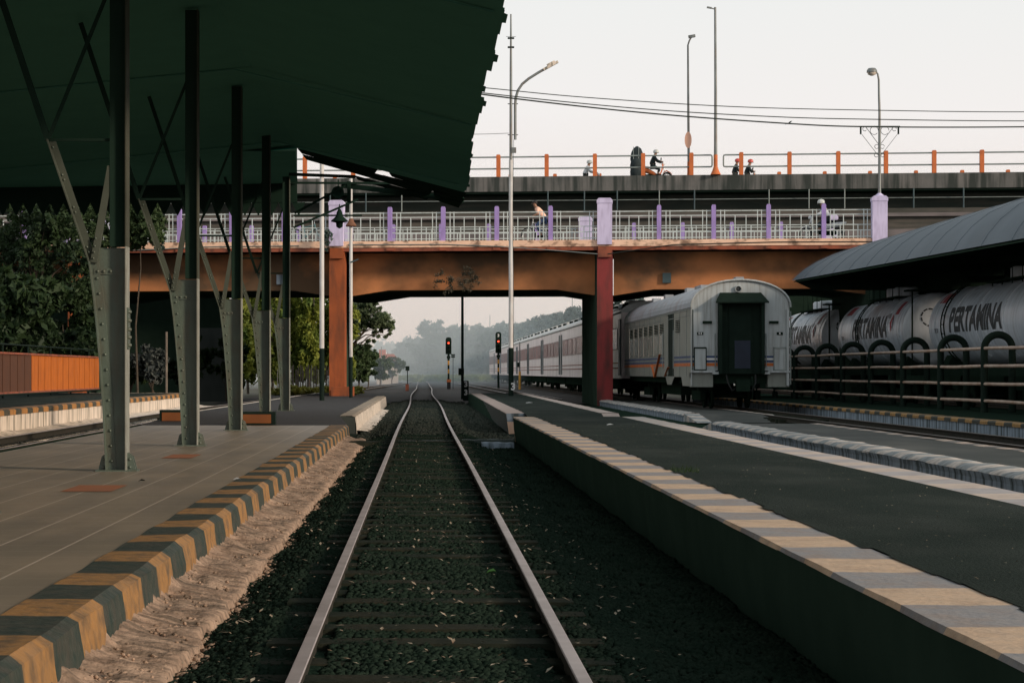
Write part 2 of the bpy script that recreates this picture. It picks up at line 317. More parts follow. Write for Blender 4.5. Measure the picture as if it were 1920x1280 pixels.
# loose stones, one countless mass
def scatter(name, m, n, area, zf, size, shape='oct', seed=1, flat=.7):
    r = np.random.default_rng(seed); x0, x1, y0, y1 = area
    # denser toward the viewer
    u = r.random(n); y = y0 * (y1 / y0) ** u if y0 > 0 else y0 + u * (y1 - y0)
    x = x0 + r.random(n) * (x1 - x0); z = zf(x, y)
    s = size * (.5 + r.random(n))
    if shape == 'oct':
        base = np.array([(1, 0, 0), (-.9, .1, 0), (0, 1, .1), (.1, -1, 0), (0, .1, flat), (0, 0, -flat)], float)
        fs = np.array([(0, 2, 4), (2, 1, 4), (1, 3, 4), (3, 0, 4), (2, 0, 5), (1, 2, 5), (3, 1, 5), (0, 3, 5)])
    else:
        base = np.array([(1, 0, 0), (.1, .38, .12), (-1, 0, .05), (.1, -.38, .1)], float); fs = np.array([(0, 1, 2), (0, 2, 3)])
    nb = len(base); a = r.random(n) * 6.283; t = (r.random(n) - .5) * (1.6 if shape == 'oct' else .9)
    B = np.repeat(base[None], n, 0) * (1 + (.45 if shape == 'oct' else .1) * (r.random((n, nb, 3)) - .5))
    ct, st = np.cos(t)[:, None], np.sin(t)[:, None]
    bx = B[:, :, 0] * ct - B[:, :, 2] * st; bz = B[:, :, 0] * st + B[:, :, 2] * ct; by = B[:, :, 1]
    ca, sa = np.cos(a)[:, None], np.sin(a)[:, None]
    X = (bx * ca - by * sa) * s[:, None] + x[:, None]; Y = (bx * sa + by * ca) * s[:, None] + y[:, None]; Z = bz * s[:, None] + z[:, None]
    V = np.stack([X, Y, Z], -1).reshape(-1, 3); Fc = (fs[None] + (np.arange(n) * nb)[:, None, None]).reshape(-1, 3)
    return nmesh(name, V, Fc, m)
def nmesh(name, V, Fc, m, parent=None, smooth=False):
    if parent is not None: o = wloc(parent); V = V - np.array([o.x, o.y, o.z])
    me = bpy.data.meshes.new(name); k = Fc.shape[1]
    me.vertices.add(len(V)); me.vertices.foreach_set('co', V.astype(np.float32).ravel())
    me.loops.add(Fc.size); me.loops.foreach_set('vertex_index', Fc.astype(np.int32).ravel())
    me.polygons.add(len(Fc)); me.polygons.foreach_set('loop_start', np.arange(0, Fc.size, k, dtype=np.int32)); me.polygons.foreach_set('loop_total', np.full(len(Fc), k, dtype=np.int32))
    me.update(calc_edges=True); me.validate(); me.materials.append(m)
    ob = bpy.data.objects.new(name, me); COL.objects.link(ob); ob.parent = parent; return ob
def hz_(x, y):
    d = np.abs(x - .06); return -.165 + np.where(d < .78, .085, np.clip(.085 * (1 - (d - .78) / .30), 0, 1)) - np.where(np.abs(d - .53) < .07, .03, 0) + .008 * np.sin(x * 5 + y * 3)
tag(scatter('ballast_stones', M['stone'], 105000, (-1.12, 1.72, 6, 41), hz_, .020), 'dark crushed stone ballast between and beside the rails', 'ballast', kind='stuff')
tag(scatter('ballast_stones', M['stone2'], 16000, (-1.3, 1.75, 41, 92), hz_, .042, seed=9), 'brownish ballast beyond the platform gap', 'ballast', kind='stuff')
def litz(x, y): return hz_(x, y) + .035
lit = scatter('fallen_leaves', M['leaf_litter'], 1300, (-1.1, 1.15, 7.5, 40), litz, .017, 'leaf', 5)
tag(lit, 'dry pale leaves and litter strewn over the ballast', 'leaf litter', kind='stuff')
gl = MB(); c = Vector((.40, 12.5, -.05))
gl.add([c + Vector(p) * .55 for p in ((-.05, 0, 0), (-.02, .03, .035), (.03, .035, .05), (.06, .0, .02), (.03, -.035, .03), (-.02, -.03, .02))], [(0, 1, 2, 3), (0, 3, 4, 5)])
tag(gl.build('fallen_leaf', M['litter_green']), 'single fresh green leaf lying between the rails', 'leaf')

tag(scatter('crumbled_mortar', M['ledge'], 2600, (-1.13, -.86, 6, 39), lambda x, y: -.155 + .0 * x, .019, seed=21), 'crumbs of broken mortar along the foot of the left platform', 'rubble', kind='stuff')
tag(scatter('mortar_chips', M['ledge'], 1500, (-1.38, -1.08, 6, 39), lambda x, y: -.065 - .15 * (x + 1.4), .012, seed=22), 'small loose chips lying on the mortar strip', 'rubble', kind='stuff')
tag(scatter('grit', M['leaf_litter'], 420, (2.1, 3.6, 8, 39), lambda x, y: .314 + .0 * x, .008, 'leaf', 23), 'tiny pale grit and leaf bits on the right asphalt', 'grit', kind='stuff')
# ------------------------------------------------------------------ tracks
def rail_prof(x): return [(x - .05, -.12), (x - .012, -.10), (x - .012, -.04), (x - .028, -.03), (x - .028, -.006), (x + .028, -.006), (x + .028, -.03), (x + .012, -.04), (x + .012, -.10), (x + .05, -.12)]
def track(label, cx, y0, y1, xf=None, sl=(0, 0), z=0, zoff=0, name='railway_track', shaded=False):
    t = thing(name, (cx, y0, -.17), label, 'railway track', 'railway tracks through the station')
    n = int((y1 - y0) / 1.0); ys = frange(y0, y1, n)
    for sx in (-.5335, .5335):
        ex = (lambda y, s=sx: (xf(y) if xf else 0) + s)
        b = MB().sweep(rail_prof(cx), ys, 0, xs=ex, closed=True); b.v = [(v[0], v[1], v[2] + z) for v in b.v]
        r = b.build('rail', M['rail_side'], t)
        b2 = MB().sweep([(cx - .028, -.008), (cx - .027, -.003), (cx - .024, 0), (cx + .024, 0), (cx + .027, -.003), (cx + .028, -.008)], ys, 0, xs=ex)
        b2.v = [(v[0], v[1], v[2] + z) for v in b2.v]
        b2.build('rail_head', M['rail_shaded'] if shaded else M['rail'], r)
    if sl[1] > 0:
        s0, ns, pitch = sl[0], sl[1], .56; first = None
        for i in range(ns):
            y = s0 + i * pitch
            if first is None:
                first = MB().box(-.74, .74, -.10, .10, -.06, .082).build('sleeper', M['sleeper'], None); first.parent = t; o = first
            else: o = first.copy(); COL.objects.link(o)
            o.location = ((xf(y) if xf else 0) + random.uniform(-.02, .02), y - y0, z + random.uniform(.012, .030)); o.rotation_euler.z = random.uniform(-.01, .01)
    return t
def wig(y): return .035 * math.sin(y * .09 + 1) * min(1, max(0, (y - 20) / 40)) + .05 * math.sin(y * .045) * min(1, max(0, (y - 40) / 60))
track('straight near track with polished rails running away under the bridge', .06, 3, 300, wig, (7.2, 58))
track('left track curving beside the leafy bank beyond the orange pier', -6.75, 10, 240, lambda y: max(0, (y - 62)) * .028 - .0, (60, 40))
track('empty track leading off beyond the bridge between near track and train', 5.3, 89, 290, lambda y: -max(0, (y - 95)) * .010, (92, 10))
track('track under the standing passenger train', 9.75, 25, 300, None, (54, 20), shaded=True)
track('track under the silver tank wagons on the far right', 18.26, 40, 130, None, (50, 20), z=.15, shaded=True)

# ------------------------------------------------------------------ left platforms
def plat(name): o = bpy.data.objects.new(name, None); COL.objects.link(o); o['kind'] = 'structure'; return o
P1 = plat('platform')
MB().add([(-5.3, 3, .121), (-1.74, 3, .121), (-1.74, 40.5, .121), (-5.3, 40.5, .121)], [(0, 1, 2, 3)]).build('paving', M['tile'], P1)
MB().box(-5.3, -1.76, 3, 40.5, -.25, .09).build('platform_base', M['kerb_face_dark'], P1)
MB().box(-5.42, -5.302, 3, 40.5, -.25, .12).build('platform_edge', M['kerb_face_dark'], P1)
ysk = frange(3, 40.5, 190)
MB().sweep([(-1.74, .06), (-1.74, .126), (-1.455, .128), (-1.41, .098), (-1.395, -.0), (-1.385, -.10)], ysk, .012, 3).build('kerb', M['kerb_yb'], P1)
# rough mortar apron below the kerb
ny = 900; nx = 12; v = []
for y in frange(3, 39.4, ny):
    w = .045 * noise.noise(Vector((0, y * 1.6, 0))) + .03 * noise.noise(Vector((4, y * 6, 0)))
    for j in range(nx + 4):
        t = min(j / nx, 1); x = -1.405 + (.36 + w) * t; z = -.055 - .06 * t + .026 * noise.noise(Vector((x * 7, y * 3, 1))) + .016 * noise.noise(Vector((x * 4, y * 20, 5))) - .05 * max(0, noise.noise(Vector((x * 5, y * 1.7, 8))) - .28)
        if j > nx: x += .012 * (j - nx) + .012 * noise.noise(Vector((j, y * 13, 2))); z -= .035 * (j - nx)
        if j < 2: z += .035 * (2 - j) * max(0, noise.noise(Vector((9, y * 9, 2)))+.2)
        v.append((x, y, z))
NX = nx + 4
MB().add(v, [(i * NX + j, i * NX + j + 1, (i + 1) * NX + j + 1, (i + 1) * NX + j) for i in range(ny) for j in range(NX - 1)], True).build('mortar_apron', M['ledge'], P1)
for (x0, x1, y0, y1) in ((-3.05, -2.62, 17.95, 18.95), (-3.05, -2.7, 24.9, 26.1)):
    MB().add([(x0, y0, .1255), (x1, y0, .1255), (x1, y1, .1255), (x0, y1, .1255)], [(0, 1, 2, 3)]).build('tile_inlay', M['red_tile'], P1)
# second (asphalt) part of the left platform beyond the cross path
P2 = plat('platform')
MB().add([(-5.42, 40.6, .10), (-1.41, 40.6, .10), (-1.72, 45, .185), (-1.72, 83, .185), (-3.9, 97, .185), (-4.75, 97, .185), (-5.42, 51, .185), (-5.42, 45, .185)], [(0, 1, 2, 7), (7, 2, 3, 4, 5, 6)]).build('paving', M['asphalt2'], P2)
MB().box(-5.4, -1.8, 45.2, 83, -.25, .165).build('platform_base', M['kerb_face_dark'], P2)
MB().sweep([(-5.56, .19), (-5.42, .19), (-5.42, .1)], [45, 51], 0).add([(-5.56, 51, .19), (-5.42, 51, .19), (-4.75, 97, .19), (-4.9, 97, .19)], [(0, 1, 2, 3)]).add([(-5.56, 51, .19), (-4.9, 97, .19), (-4.9, 97, -.2), (-5.56, 51, -.2)], [(0, 1, 2, 3)]).build('edge_line', M['wall_white'], P2)
MB().sweep([(-1.77, .12), (-1.77, .205), (-1.50, .21), (-1.43, .18)], frange(45.2, 83, 90), .012, 8).build('kerb', mat('kerb_cream', (.36, .30, .23), (.26, .21, .16), 3, .85, bump=.3, stripe=(.8, (.40, .31, .22), (.17, .15, .12), 1, 0), stain_or_tone=(.08, .07, .05), samt=.4), P2)
MB().add([(-1.77, 45.19, .205), (-1.43, 45.19, .18), (-1.41, 45.19, -.2), (-1.80, 45.19, -.2)], [(0, 1, 2, 3)]).build('kerb_end', M['grey_wall'], P2)
MB().sweep([(-1.428, .18), (-1.40, .0), (-1.39, -.2)], frange(45.2, 83, 90), .012, 9).build('kerb_face', M['wall_white'], P2)
MB().sweep([(-1.40, -.10), (-1.25, -.12), (-1.12, -.14), (-1.10, -.2)], frange(45.4, 72, 200), .03, 9).build('mortar_apron', M['wall_white'], P2)
# crossing strip at the platform gap
def strip(x0, x1, y0, m, w=.45, z=-.07):
    vv = []; n = 26
    for i in range(n + 1):
        x = x0 + (x1 - x0) * i / n; a = .05 * noise.noise(Vector((x * 4, 1, y0)))
        for yy, zz in ((y0 + a, -.19), (y0 + .04 + a, z), (y0 + w - a, z + .01), (y0 + w + .03 - a, -.19)): vv.append((x, yy, zz + .015 * noise.noise(Vector((x * 6, yy * 3, 0)))))
    return MB().add(vv, [(i * 4 + j, i * 4 + j + 1, (i + 1) * 4 + j + 1, (i + 1) * 4 + j) for i in range(n) for j in range(3)], True).build('crossing_slab', m)
struct(strip(-1.25, -.58, 36.6, M['sleeper'])); struct(strip(-.42, .54, 36.9, mat('slab_dark', (.045, .055, .05), (.03, .04, .036), 3, .9, bump=.4)))
struct(strip(.70, 1.62, 37.6, mat('slab_mid', (.05, .065, .058), (.03, .042, .038), 3, .9, bump=.4))); struct(strip(1.0, 1.55, 36.0, M['wall_shade_blue'], .35))
# third platform at far left
P3 = plat('platform')
MB().box(-24, -8.35, 12, 78, -.3, .375).build('paving', M['asphalt'], P3)
MB().box(-8.36, -8.29, 12, 78, -.3, .27).build('platform_wall', M['wall_white'], P3)
MB().sweep([(-8.75, .38), (-8.75, .385), (-8.30, .385), (-8.27, .36), (-8.27, .268)], frange(12, 78, 160), .008, 4).build('kerb', M['stripe_orange'], P3)
MB().add([(-8.29, 78.01, -.3), (-24, 78.01, -.3), (-24, 78.01, .38), (-8.29, 78.01, .38)], [(0, 1, 2, 3)]).build('platform_end', M['wall_white'], P3)
MB().sweep([(-8.28, -.04), (-8.0, -.08), (-7.5, -.10), (-7.42, -.22)], frange(12, 78, 300), .035, 6).build('mortar_apron', M['wall_white'], P3)

# ------------------------------------------------------------------ right platforms
PA = plat('platform')
ysa = frange(3, 39.5, 150)
MB().sweep([(1.68, .285), (1.69, .305), (2.09, .305)], ysa, .006, 12).add([(1.69, 39.52, .30), (2.09, 39.52, .30), (2.09, 39.52, -.2), (1.72, 39.52, -.2)], [(0, 1, 2, 3)]).build('kerb', M['kerb_pink'], PA)
MB().sweep([(1.68, .284), (1.70, .05), (1.74, -.22)], ysa, .01, 13).build('kerb_face', M['kerb_face_dark'], PA)
v = []; fs = []; y = 3.0; k = 0
while y < 39.5:
    e = 2.055 + (.045 if random.random() < .35 else 0) * random.random() + random.uniform(-.012, .012)
    y2 = y + .63 * random.uniform(.3, .9)
    n = len(v); v += [(e, y, .310), (3.67, y, .310), (3.67, min(y2, 39.5), .310), (e + random.uniform(0, .03), min(y2, 39.5), .310)]; fs.append((n, n + 1, n + 2, n + 3)); y = y2
MB().add(v, fs).build('paving', M['asphalt'], PA)
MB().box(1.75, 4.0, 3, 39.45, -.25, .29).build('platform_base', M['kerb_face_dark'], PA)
MB().sweep([(3.665, .304), (4.07, .309), (4.09, .29), (4.10, -.2)], ysa, .006, 14).build('kerb', mat('kerb_bleached', (.50, .43, .38), (.40, .35, .31), 3, .85, bump=.3, stripe=(1.26, (.52, .43, .36), (.36, .345, .35), 1, 0), stain_or_tone=(.22, .17, .15), sscale=(3, 3, 3), samt=.4), PA)
PA2 = plat('platform')
def xa2(y): return (y - 45.3) * .0055
ysb = frange(45.3, 89, 100)
MB().sweep([(1.78, .24), (1.79, .257), (2.18, .26)], ysb, .008, 15, xs=xa2).build('kerb', mat('kerb_rose', (.42, .33, .29), (.34, .28, .25), 3, .85, bump=.3, stripe=(.8, (.44, .34, .29), (.34, .28, .26), 1, 0), stain_or_tone=(.2, .15, .13), samt=.35), PA2)
MB().sweep([(1.78, .24), (1.84, -.22)], ysb, .01, 16, xs=xa2).build('kerb_face', mat('kerb_face_grey', (.04, .05, .045), (.025, .035, .03), 3, .9, stain_or_tone=(.10, .12, .12), sscale=(3, 3, .4), samt=.5, sthr=(.6, .75)), PA2)
MB().add([(1.78, 45.29, .255), (2.18, 45.29, .26), (2.2, 45.29, .08), (1.80, 45.29, .08)], [(0, 1, 2, 3)]).build('kerb_end', M['wall_shade_blue'], PA2)
MB().add([(1.80, 45.29, .08), (2.2, 45.29, .08), (2.16, 45.29, -.22), (1.84, 45.29, -.22)], [(0, 1, 2, 3)]).build('kerb_end', M['fascia'], PA2)
MB().sweep([(2.17, .262), (3.80, .262)], ysb, 0, xs=xa2).add([(2.17, 45.3, .262), (3.8, 45.3, .262), (3.65, 41.2, .03), (2.25, 41.2, .03)], [(0, 1, 2, 3)]).build('paving', M['asphalt'], PA2)
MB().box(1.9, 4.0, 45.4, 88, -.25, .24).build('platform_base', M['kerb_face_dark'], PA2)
MB().sweep([(3.78, .266), (4.12, .268), (4.13, .2), (4.14, -.2)], ysb, .006, 17, xs=lambda y: xa2(y) * .5).add([(3.72, 45.28, .26), (4.16, 45.28, .26), (4.2, 44.9, .1), (3.76, 44.9, .1)], [(0, 1, 2, 3)]).build('kerb', mat('kerb_far', (.48, .38, .33), (.4, .33, .29), 3, .85, bump=.3), PA2)
# low worn platform, two lengths with ramps
def low_plat(y0, y1, xo, ramp):
    p = plat('platform'); ys = frange(y0, y1, int((y1 - y0) * 3))
    MB().box(xo + .3, xo + 2.35, y0, y1, -.22, -.012).build('platform_base', M['conc_low'], p)
    MB().sweep([(xo - .02, -.03), (xo + .0, -.005), (xo + .08, .03), (xo + .32, .045), (xo + .42, -.008)], ys, .018, 21, smooth=True).build('kerb', M['kerb_white_stripe'], p)
    MB().sweep([(xo - .02, -.025), (xo + .0, -.10), (xo - .0, -.22)], ys, .012, 22).build('kerb_face', M['wall_shade_blue'], p)
    MB().sweep([(xo + 2.15, -.008), (xo + 2.36, .0), (xo + 2.38, -.2)], ys, .008, 23).build('kerb', mat('kerb_line', (.40, .33, .28), (.2, .18, .15), 3, .85, stripe=(1.26, (.42, .33, .27), (.12, .12, .12), 1, 0), stain_or_tone=(.06, .06, .05), samt=.6), p)
    for (a, b) in ramp:
        za = -.01
        MB().add([(xo, a, .02), (xo + .4, a, .02), (xo + .42, b, -.17), (xo + .02, b, -.17)], [(0, 1, 2, 3)]).add([(xo + .0, a, .02), (xo + .02, b, -.17), (xo, a, -.2)], [(0, 1, 2)]).build('ramp_kerb', M['kerb_white_stripe'], p)
        MB().add([(xo + .4, a, -.012), (xo + 2.2, a, -.012), (xo + 2.2, b, -.17), (xo + .42, b, -.17)], [(0, 1, 2, 3)]).build('ramp', M['conc_low'], p)
        MB().add([(xo + 2.2, a, .0), (xo + 2.38, a, .0), (xo + 2.38, b, -.16), (xo + 2.2, b, -.16)], [(0, 1, 2, 3)]).build('ramp_kerb', M['kerb_white_stripe'], p)
low_plat(12, 47.5, 6.45, [(47.5, 49.5)])
low_plat(57.5, 86, 7.05, [(57.5, 54.8)])
# platform C with yellow and black edge
PC = plat('platform')
MB().box(12.1, 16.2, 25, 95, -.25, .095).build('paving', M['frame_dark'], PC)
MB().box(12.03, 12.095, 25, 95, -.25, .02).build('platform_wall', M['wall_shade_blue'], PC)
MB().sweep([(12.4, .10), (12.02, .103), (12.0, .08), (12.0, .018)], frange(25, 95, 150), .006, 30).build('kerb', mat('kerb_yb_dim', (.2, .15, .08), None, 5, .8, stripe=(1.26, (.34, .19, .06), (.02, .03, .028), 1, 0), stain_or_tone=(.03, .03, .03), samt=.4), PC)

# ------------------------------------------------------------------ station columns (riveted steel)
def rivet(b, x, y, z, r=.0165):
    b.lathe((x, y, z), [(r, 0), (r * .95, -r * .45), (r * .6, -r * .85), (r * .1, -r)], 8, 'y')
def rivetx(b, x, y, z, r=.0165):
    b.lathe((x, y, z), [(r, 0), (r * .95, r * .45), (r * .6, r * .85), (r * .1, r)], 8, 'x')
mat_st2 = mat('steel_brace', (.085, .10, .078), (.06, .072, .055), 3, .6, spec=.3)
mat_fe = mat('steel_edge_lit', (.30, .31, .27), (.22, .23, .20), 3, .6, stain_or_tone=(.10, .09, .07), sscale=(6, 6, 2), samt=.4)  # lighter copy of the steel, light on the right flange painted in
mat_fl = mat('steel_dim', (.075, .078, .058), (.05, .053, .04), 3, .7, spec=.1)  # upper flange, its painted light fading toward the roof
def make_column():
    t = thing('riveted_column', (0, 0, 0), 'x', 'column')
    lp = [(-.19, 0), (-.205, .3), (-.225, .7), (-.25, 1.05), (-.28, 1.4), (-.315, 1.75), (-.365, 2.13)]   # left edge profile
    def lx(z):
        for (a, za), (b_, zb) in zip(lp, lp[1:]):
            if z <= zb: return a + (b_ - a) * (z - za) / (zb - za)
        return lp[-1][0]
    zs = [p[1] for p in lp]
    web = [(lx(z), z) for z in zs] + [(-.30, 2.27), (0, 2.27), (0, 0)]
    MB().prism(web, -.006, .006).build('web_plate', M['steel'], t)
    # curved left flange and its riveted angle
    fl = MB()
    for y0, y1, w0, w1 in ((-.10, .10, -.012, .0),):
        vs = []
        for z in zs: vs += [(lx(z) + w0, y0, z), (lx(z) + w1, y0, z), (lx(z) + w1, y1, z), (lx(z) + w0, y1, z)]
        fl.add(vs, [(i * 4 + j, i * 4 + (j + 1) % 4, i * 4 + 4 + (j + 1) % 4, i * 4 + 4 + j) for i in range(len(zs) - 1) for j in range(4)])
    vs = []
    for z in zs: vs += [(lx(z), -.017, z), (lx(z) + .085, -.017, z), (lx(z) + .085, -.006, z), (lx(z), -.006, z)]
    fl.add(vs, [(i * 4 + j, i * 4 + (j + 1) % 4, i * 4 + 4 + (j + 1) % 4, i * 4 + 4 + j) for i in range(len(zs) - 1) for j in range(4)])
    fl.build('flange', M['steel'], t)
    rv = MB()
    z = .10
    while z < 2.2:
        rivet(rv, lx(z) + .045, -.017, z); z += .155
    for x in (-.29, -.23, -.16): rivet(rv, x, -.022, 2.03)
    rv.build('rivets', M['steel'], t)
    MB().box(-.33, -.02, -.022, -.0065, 2.0, 2.06).build('splice_plate', M['steel'], t)
    # straight right flange running up to the roof and post behind it
    MB().box(.0, .014, -.12, .12, 0, 2.28).build('flange', mat_fe, t)
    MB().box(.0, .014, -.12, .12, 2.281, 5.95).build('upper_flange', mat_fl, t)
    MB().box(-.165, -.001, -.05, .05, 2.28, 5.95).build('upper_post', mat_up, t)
    # braces
    b = MB()
    b.bar((-.365, -.045, 2.10), (-.80, -.045, 3.37), .012, .09, (0, 1, 0)); b.bar((-.33, .0, 2.10), (-.765, .0, 3.37), .075, .012, (0, 1, 0))
    b2_ = MB(); b2_.bar((-.80, -.0, 3.37), (-1.60, -.0, 5.78), .06, .06)
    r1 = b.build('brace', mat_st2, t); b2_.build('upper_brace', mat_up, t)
    rr = MB()
    for q in (.1, .14, .42, .46, .68, .72, .94): rivet(rr, -.34 - .435 * q, -.012, 2.10 + 1.27 * q, .014)
    rr.build('rivets', M['steel'], r1)
    b = MB(); b.bar((-.33, -.02, 2.12), (-.155, -.02, 3.1), .07, .05, (0, 1, 0)); b.build('brace', mat_st2, t)
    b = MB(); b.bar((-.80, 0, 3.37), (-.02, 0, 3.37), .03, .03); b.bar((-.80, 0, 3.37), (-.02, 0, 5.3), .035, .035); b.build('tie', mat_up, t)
    rr = MB()
    for q in (.02, .06, .10, .15): rivet(rr, -.335 + .175 * q, -.048, 2.13 + .98 * q * 1.6, .012)
    rr.build('rivets', M['steel'], t)
    # foot gussets
    for sx, x0 in ((-1, -.19), (1, .012)):
        g = MB(); g.prism([(x0, .0), (x0 + sx * .095, .0), (x0 + sx * .055, .15), (x0 + sx * .0, .19)], -.055, -.035)
        g.prism([(x0, .0), (x0 + sx * .095, .0), (x0 + sx * .055, .15), (x0 + sx * .0, .19)], .035, .055)
        rivet(g, x0 + sx * .03, -.055, .04); rivet(g, x0 + sx * .03, -.055, .12); g.build('foot_gusset', M['steel'], t)
    MB().box(-.30, .12, -.13, .13, -.01, .012).build('base_plate', M['steel'], t)
    return t
mat_up = mat('steel_upper_shaded', (.020, .040, .030), (.017, .035, .026), 3, 1, spec=0)  # darkened steel, roof shade painted into the column tops
colY = [(10.18 * 1.5 - .15, .123), (21.75, .123), (29.2, .123), (37.0, .123), (44.8, .15), (52.4, .187)]
clab = ['riveted steel roof column cut off at the left edge, only its foot gusset showing', 'nearest full riveted steel column with forked top, splice bolts on its side',
        'second full riveted steel column from the left, on the brown tiled platform', 'third riveted column, its foot at the far end of the tiled paving',
        'slender forked column standing behind the low orange box', 'farthest riveted column, on asphalt beside the white and black poles']
c0 = make_column()
cols = [c0] + [copy_tree(c0) for _ in colY[1:]]
for o, (y, z), lb in zip(cols, colY, clab):
    o.location = (-3.016 - .0082 * (y - 21.75) - (.17 if y < 17 else 0), y, z); tag(o, lb, 'column', 'riveted columns carrying the platform roof')
sp = MB().box(.013, .026, -.085, .085, 1.24, 1.66)
for z in (1.28, 1.36, 1.44, 1.53, 1.62): rivetx(sp, .026, -.05, z, .02); rivetx(sp, .026, .05, z, .02)
o = sp.build('side_splice', M['steel'], None); o.parent = cols[1]

# ------------------------------------------------------------------ big dark station roof
RF = thing('station_roof', (-3, 48, 5), 'huge dark station roof overhead with ragged sheet edge and torn gaps', 'roof')
def rz(x): return CZ + 4.263 - .263 * x if x > -2.8 else CZ + 4.999 + (x + 2.8) * .10
b = MB(); y = -4.0
while y < 47.6:       # overlapping rows of corrugated sheet, each with its own ragged eave
    L = 1.55; y1 = min(y + L, 47.7); dz = .012 * random.random()
    e = .895 + random.uniform(-.035, .03) + (.06 if y > 40 else 0)
    xsr = [-13, -8, -2.8, -1.0, e]
    for (xa, xb) in zip(xsr, xsr[1:]):
        b.add([(xa, y - .06, rz(xa) + dz + .02), (xb, y - .06, rz(xb) + dz + .02), (xb, y1, rz(xb) + dz), (xa, y1, rz(xa) + dz)], [(0, 1, 2, 3)])
        b.add([(xa, y - .06, rz(xa) + dz + .045), (xb, y - .06, rz(xb) + dz + .045), (xb, y1, rz(xb) + dz + .02), (xa, y1, rz(xa) + dz + .02)], [(0, 1, 2, 3)])
    if random.random() < .5:   # a slipped sheet corner
        xe = e + random.uniform(.01, .05); b.add([(e - .2, y, rz(e - .2) + .03), (xe, y + .2, rz(xe) + .03), (xe, y + .8, rz(xe) + .03), (e - .2, y + 1.0, rz(e - .2) + .03)], [(0, 1, 2, 3)])
    y = y1
b.build('roof_sheets', M['roof_under'], RF)
# torn far end: three lifted sheets with slits between
b = MB()
for (x0, x1, y0, y1, lift) in ((-2.8, -1.0, 47.7, 48.5, 0), (.08, .98, 47.72, 49.2, 0), (-2.75, -.6, 48.75, 49.6, -.02), (-.75, .30, 47.72, 48.35, .0), (-.9, .25, 48.55, 50.0, -.03), (.25, .96, 48.9, 51, -.05), (-1.6, .2, 50.3, 51.0, -.06)):
    b.add([(x0, y0, rz(x0) + lift), (x1, y0, rz(x1) + lift), (x1 - .1, y1, rz(x1) + lift - .03), (x0 + .06, y1, rz(x0) + lift - .03)], [(0, 1, 2, 3)])
    b.add([(x0, y0, rz(x0) + lift + .02), (x1, y0, rz(x1) + lift + .02), (x1 - .1, y1, rz(x1) + lift - .01), (x0 + .06, y1, rz(x0) + lift - .01)], [(0, 1, 2, 3)])
b.build('torn_sheets', M['roof_dark'], RF)
b = MB()
b.bar((-3.1, 49.5, 5.72), (-1.55, 49.5, 5.66), .07); b.bar((-1.9, 50.5, 5.55), (.95, 49.5, 5.12), .10, .12); b.bar((-3.1, 50.4, 5.60), (-.6, 50.3, 5.58), .05)
b.bar((-3.0, 50, 4.85), (-1.7, 50, 5.55), .05); b.bar((-3.2, 53, 4.72), (-1.6, 53, 5.42), .05); b.bar((-3.2, 53, 5.02), (-1.5, 53, 5.02), .04); b.bar((-1.72, 50, 5.6), (-1.72, 50, 5.1), .09)
b.build('end_trusses', M['roof_dark'], RF)
b = MB()
for y in frange(2, 46, 4): b.bar((-3.1, y, rz(-3.1) - .0), (.8, y, rz(.8) - .0), .05, .02); b.bar((-3.1, y, rz(-3.1) - .0), (-12, y, rz(-12) - .0), .05, .02)
b.build('battens', M['roof_under'], RF)
b = MB()
b.box(-13.5, -3.17, 53.9, 54.0, 5.42, 6.9)
x = -13.5
while x < -3.3:
    w = .34; b.prism([(x, 5.42), (x + w, 5.42), (x + w * .62, 5.16), (x + w * .5, 5.08), (x + w * .38, 5.16)], 53.92, 53.98); x += w
b.build('valance', M['roof_dark'], RF)
MB().add([(-13.5, 47, 6.0), (-2.8, 47, 6.0), (-3.15, 53.9, 5.9), (-13.5, 53.9, 5.75)], [(0, 1, 2, 3)]).build('gable_sheet', M['roof_under'], RF)
# hanging lamp + loudspeaker at the roof end
t = thing('hanging_lamp', (-2.06, 53, 4.98), 'black bell shaped lamp hanging from the end of the roof', 'lamp')
MB().tube([(-2.06, 53, 5.3), (-2.06, 53, 4.98)], .015, 6).build('cord', M['roof_dark'], t)
MB().lathe((-2.06, 53, 4.98), [(.03, .2), (.07, .12), (.09, .02), (.20, -.08), (.22, -.11), (.18, -.12), (.09, -.14), (.08, -.24), (.02, -.28)], 16).build('shade', M['roof_dark'], t)
t = thing('loudspeaker', (-2.02, 51, 5.42), 'round dark horn loudspeaker under the torn roof end', 'loudspeaker')
MB().lathe((-2.02, 51, 5.42), [(.06, .25), (.08, .1), (.13, 0), (.15, -.1), (.14, -.1), (.06, .02)], 18, 'y').build('horn', M['roof_dark'], t)
MB().bar((-2.02, 51.2, 5.42), (-2.02, 51.2, 5.75), .03).build('bracket', M['roof_dark'], t)

# low orange boxes at the platform step
def planter(x0, x1, y, lb):
    t = thing('low_barrier', ((x0 + x1) / 2, y, .12), lb, 'barrier')
    MB().box(x0, x1, y, y + .3, .12, .37).build('frame', M['black'], t)
    MB().box(x0 + .05, x1 - .08, y - .012, y, .15, .32).build('panel', mat('panel_dim', (.22, .075, .02), (.16, .055, .018), 3, .7) if 'panel_dim' not in bpy.data.materials else bpy.data.materials['panel_dim'], t)
planter(-3.5, -2.83, 41.0, 'low orange board in a dark frame behind the tiled platform end')
planter(-5.3, -4.75, 43.0, 'short orange trestle board left of the dark framed one')

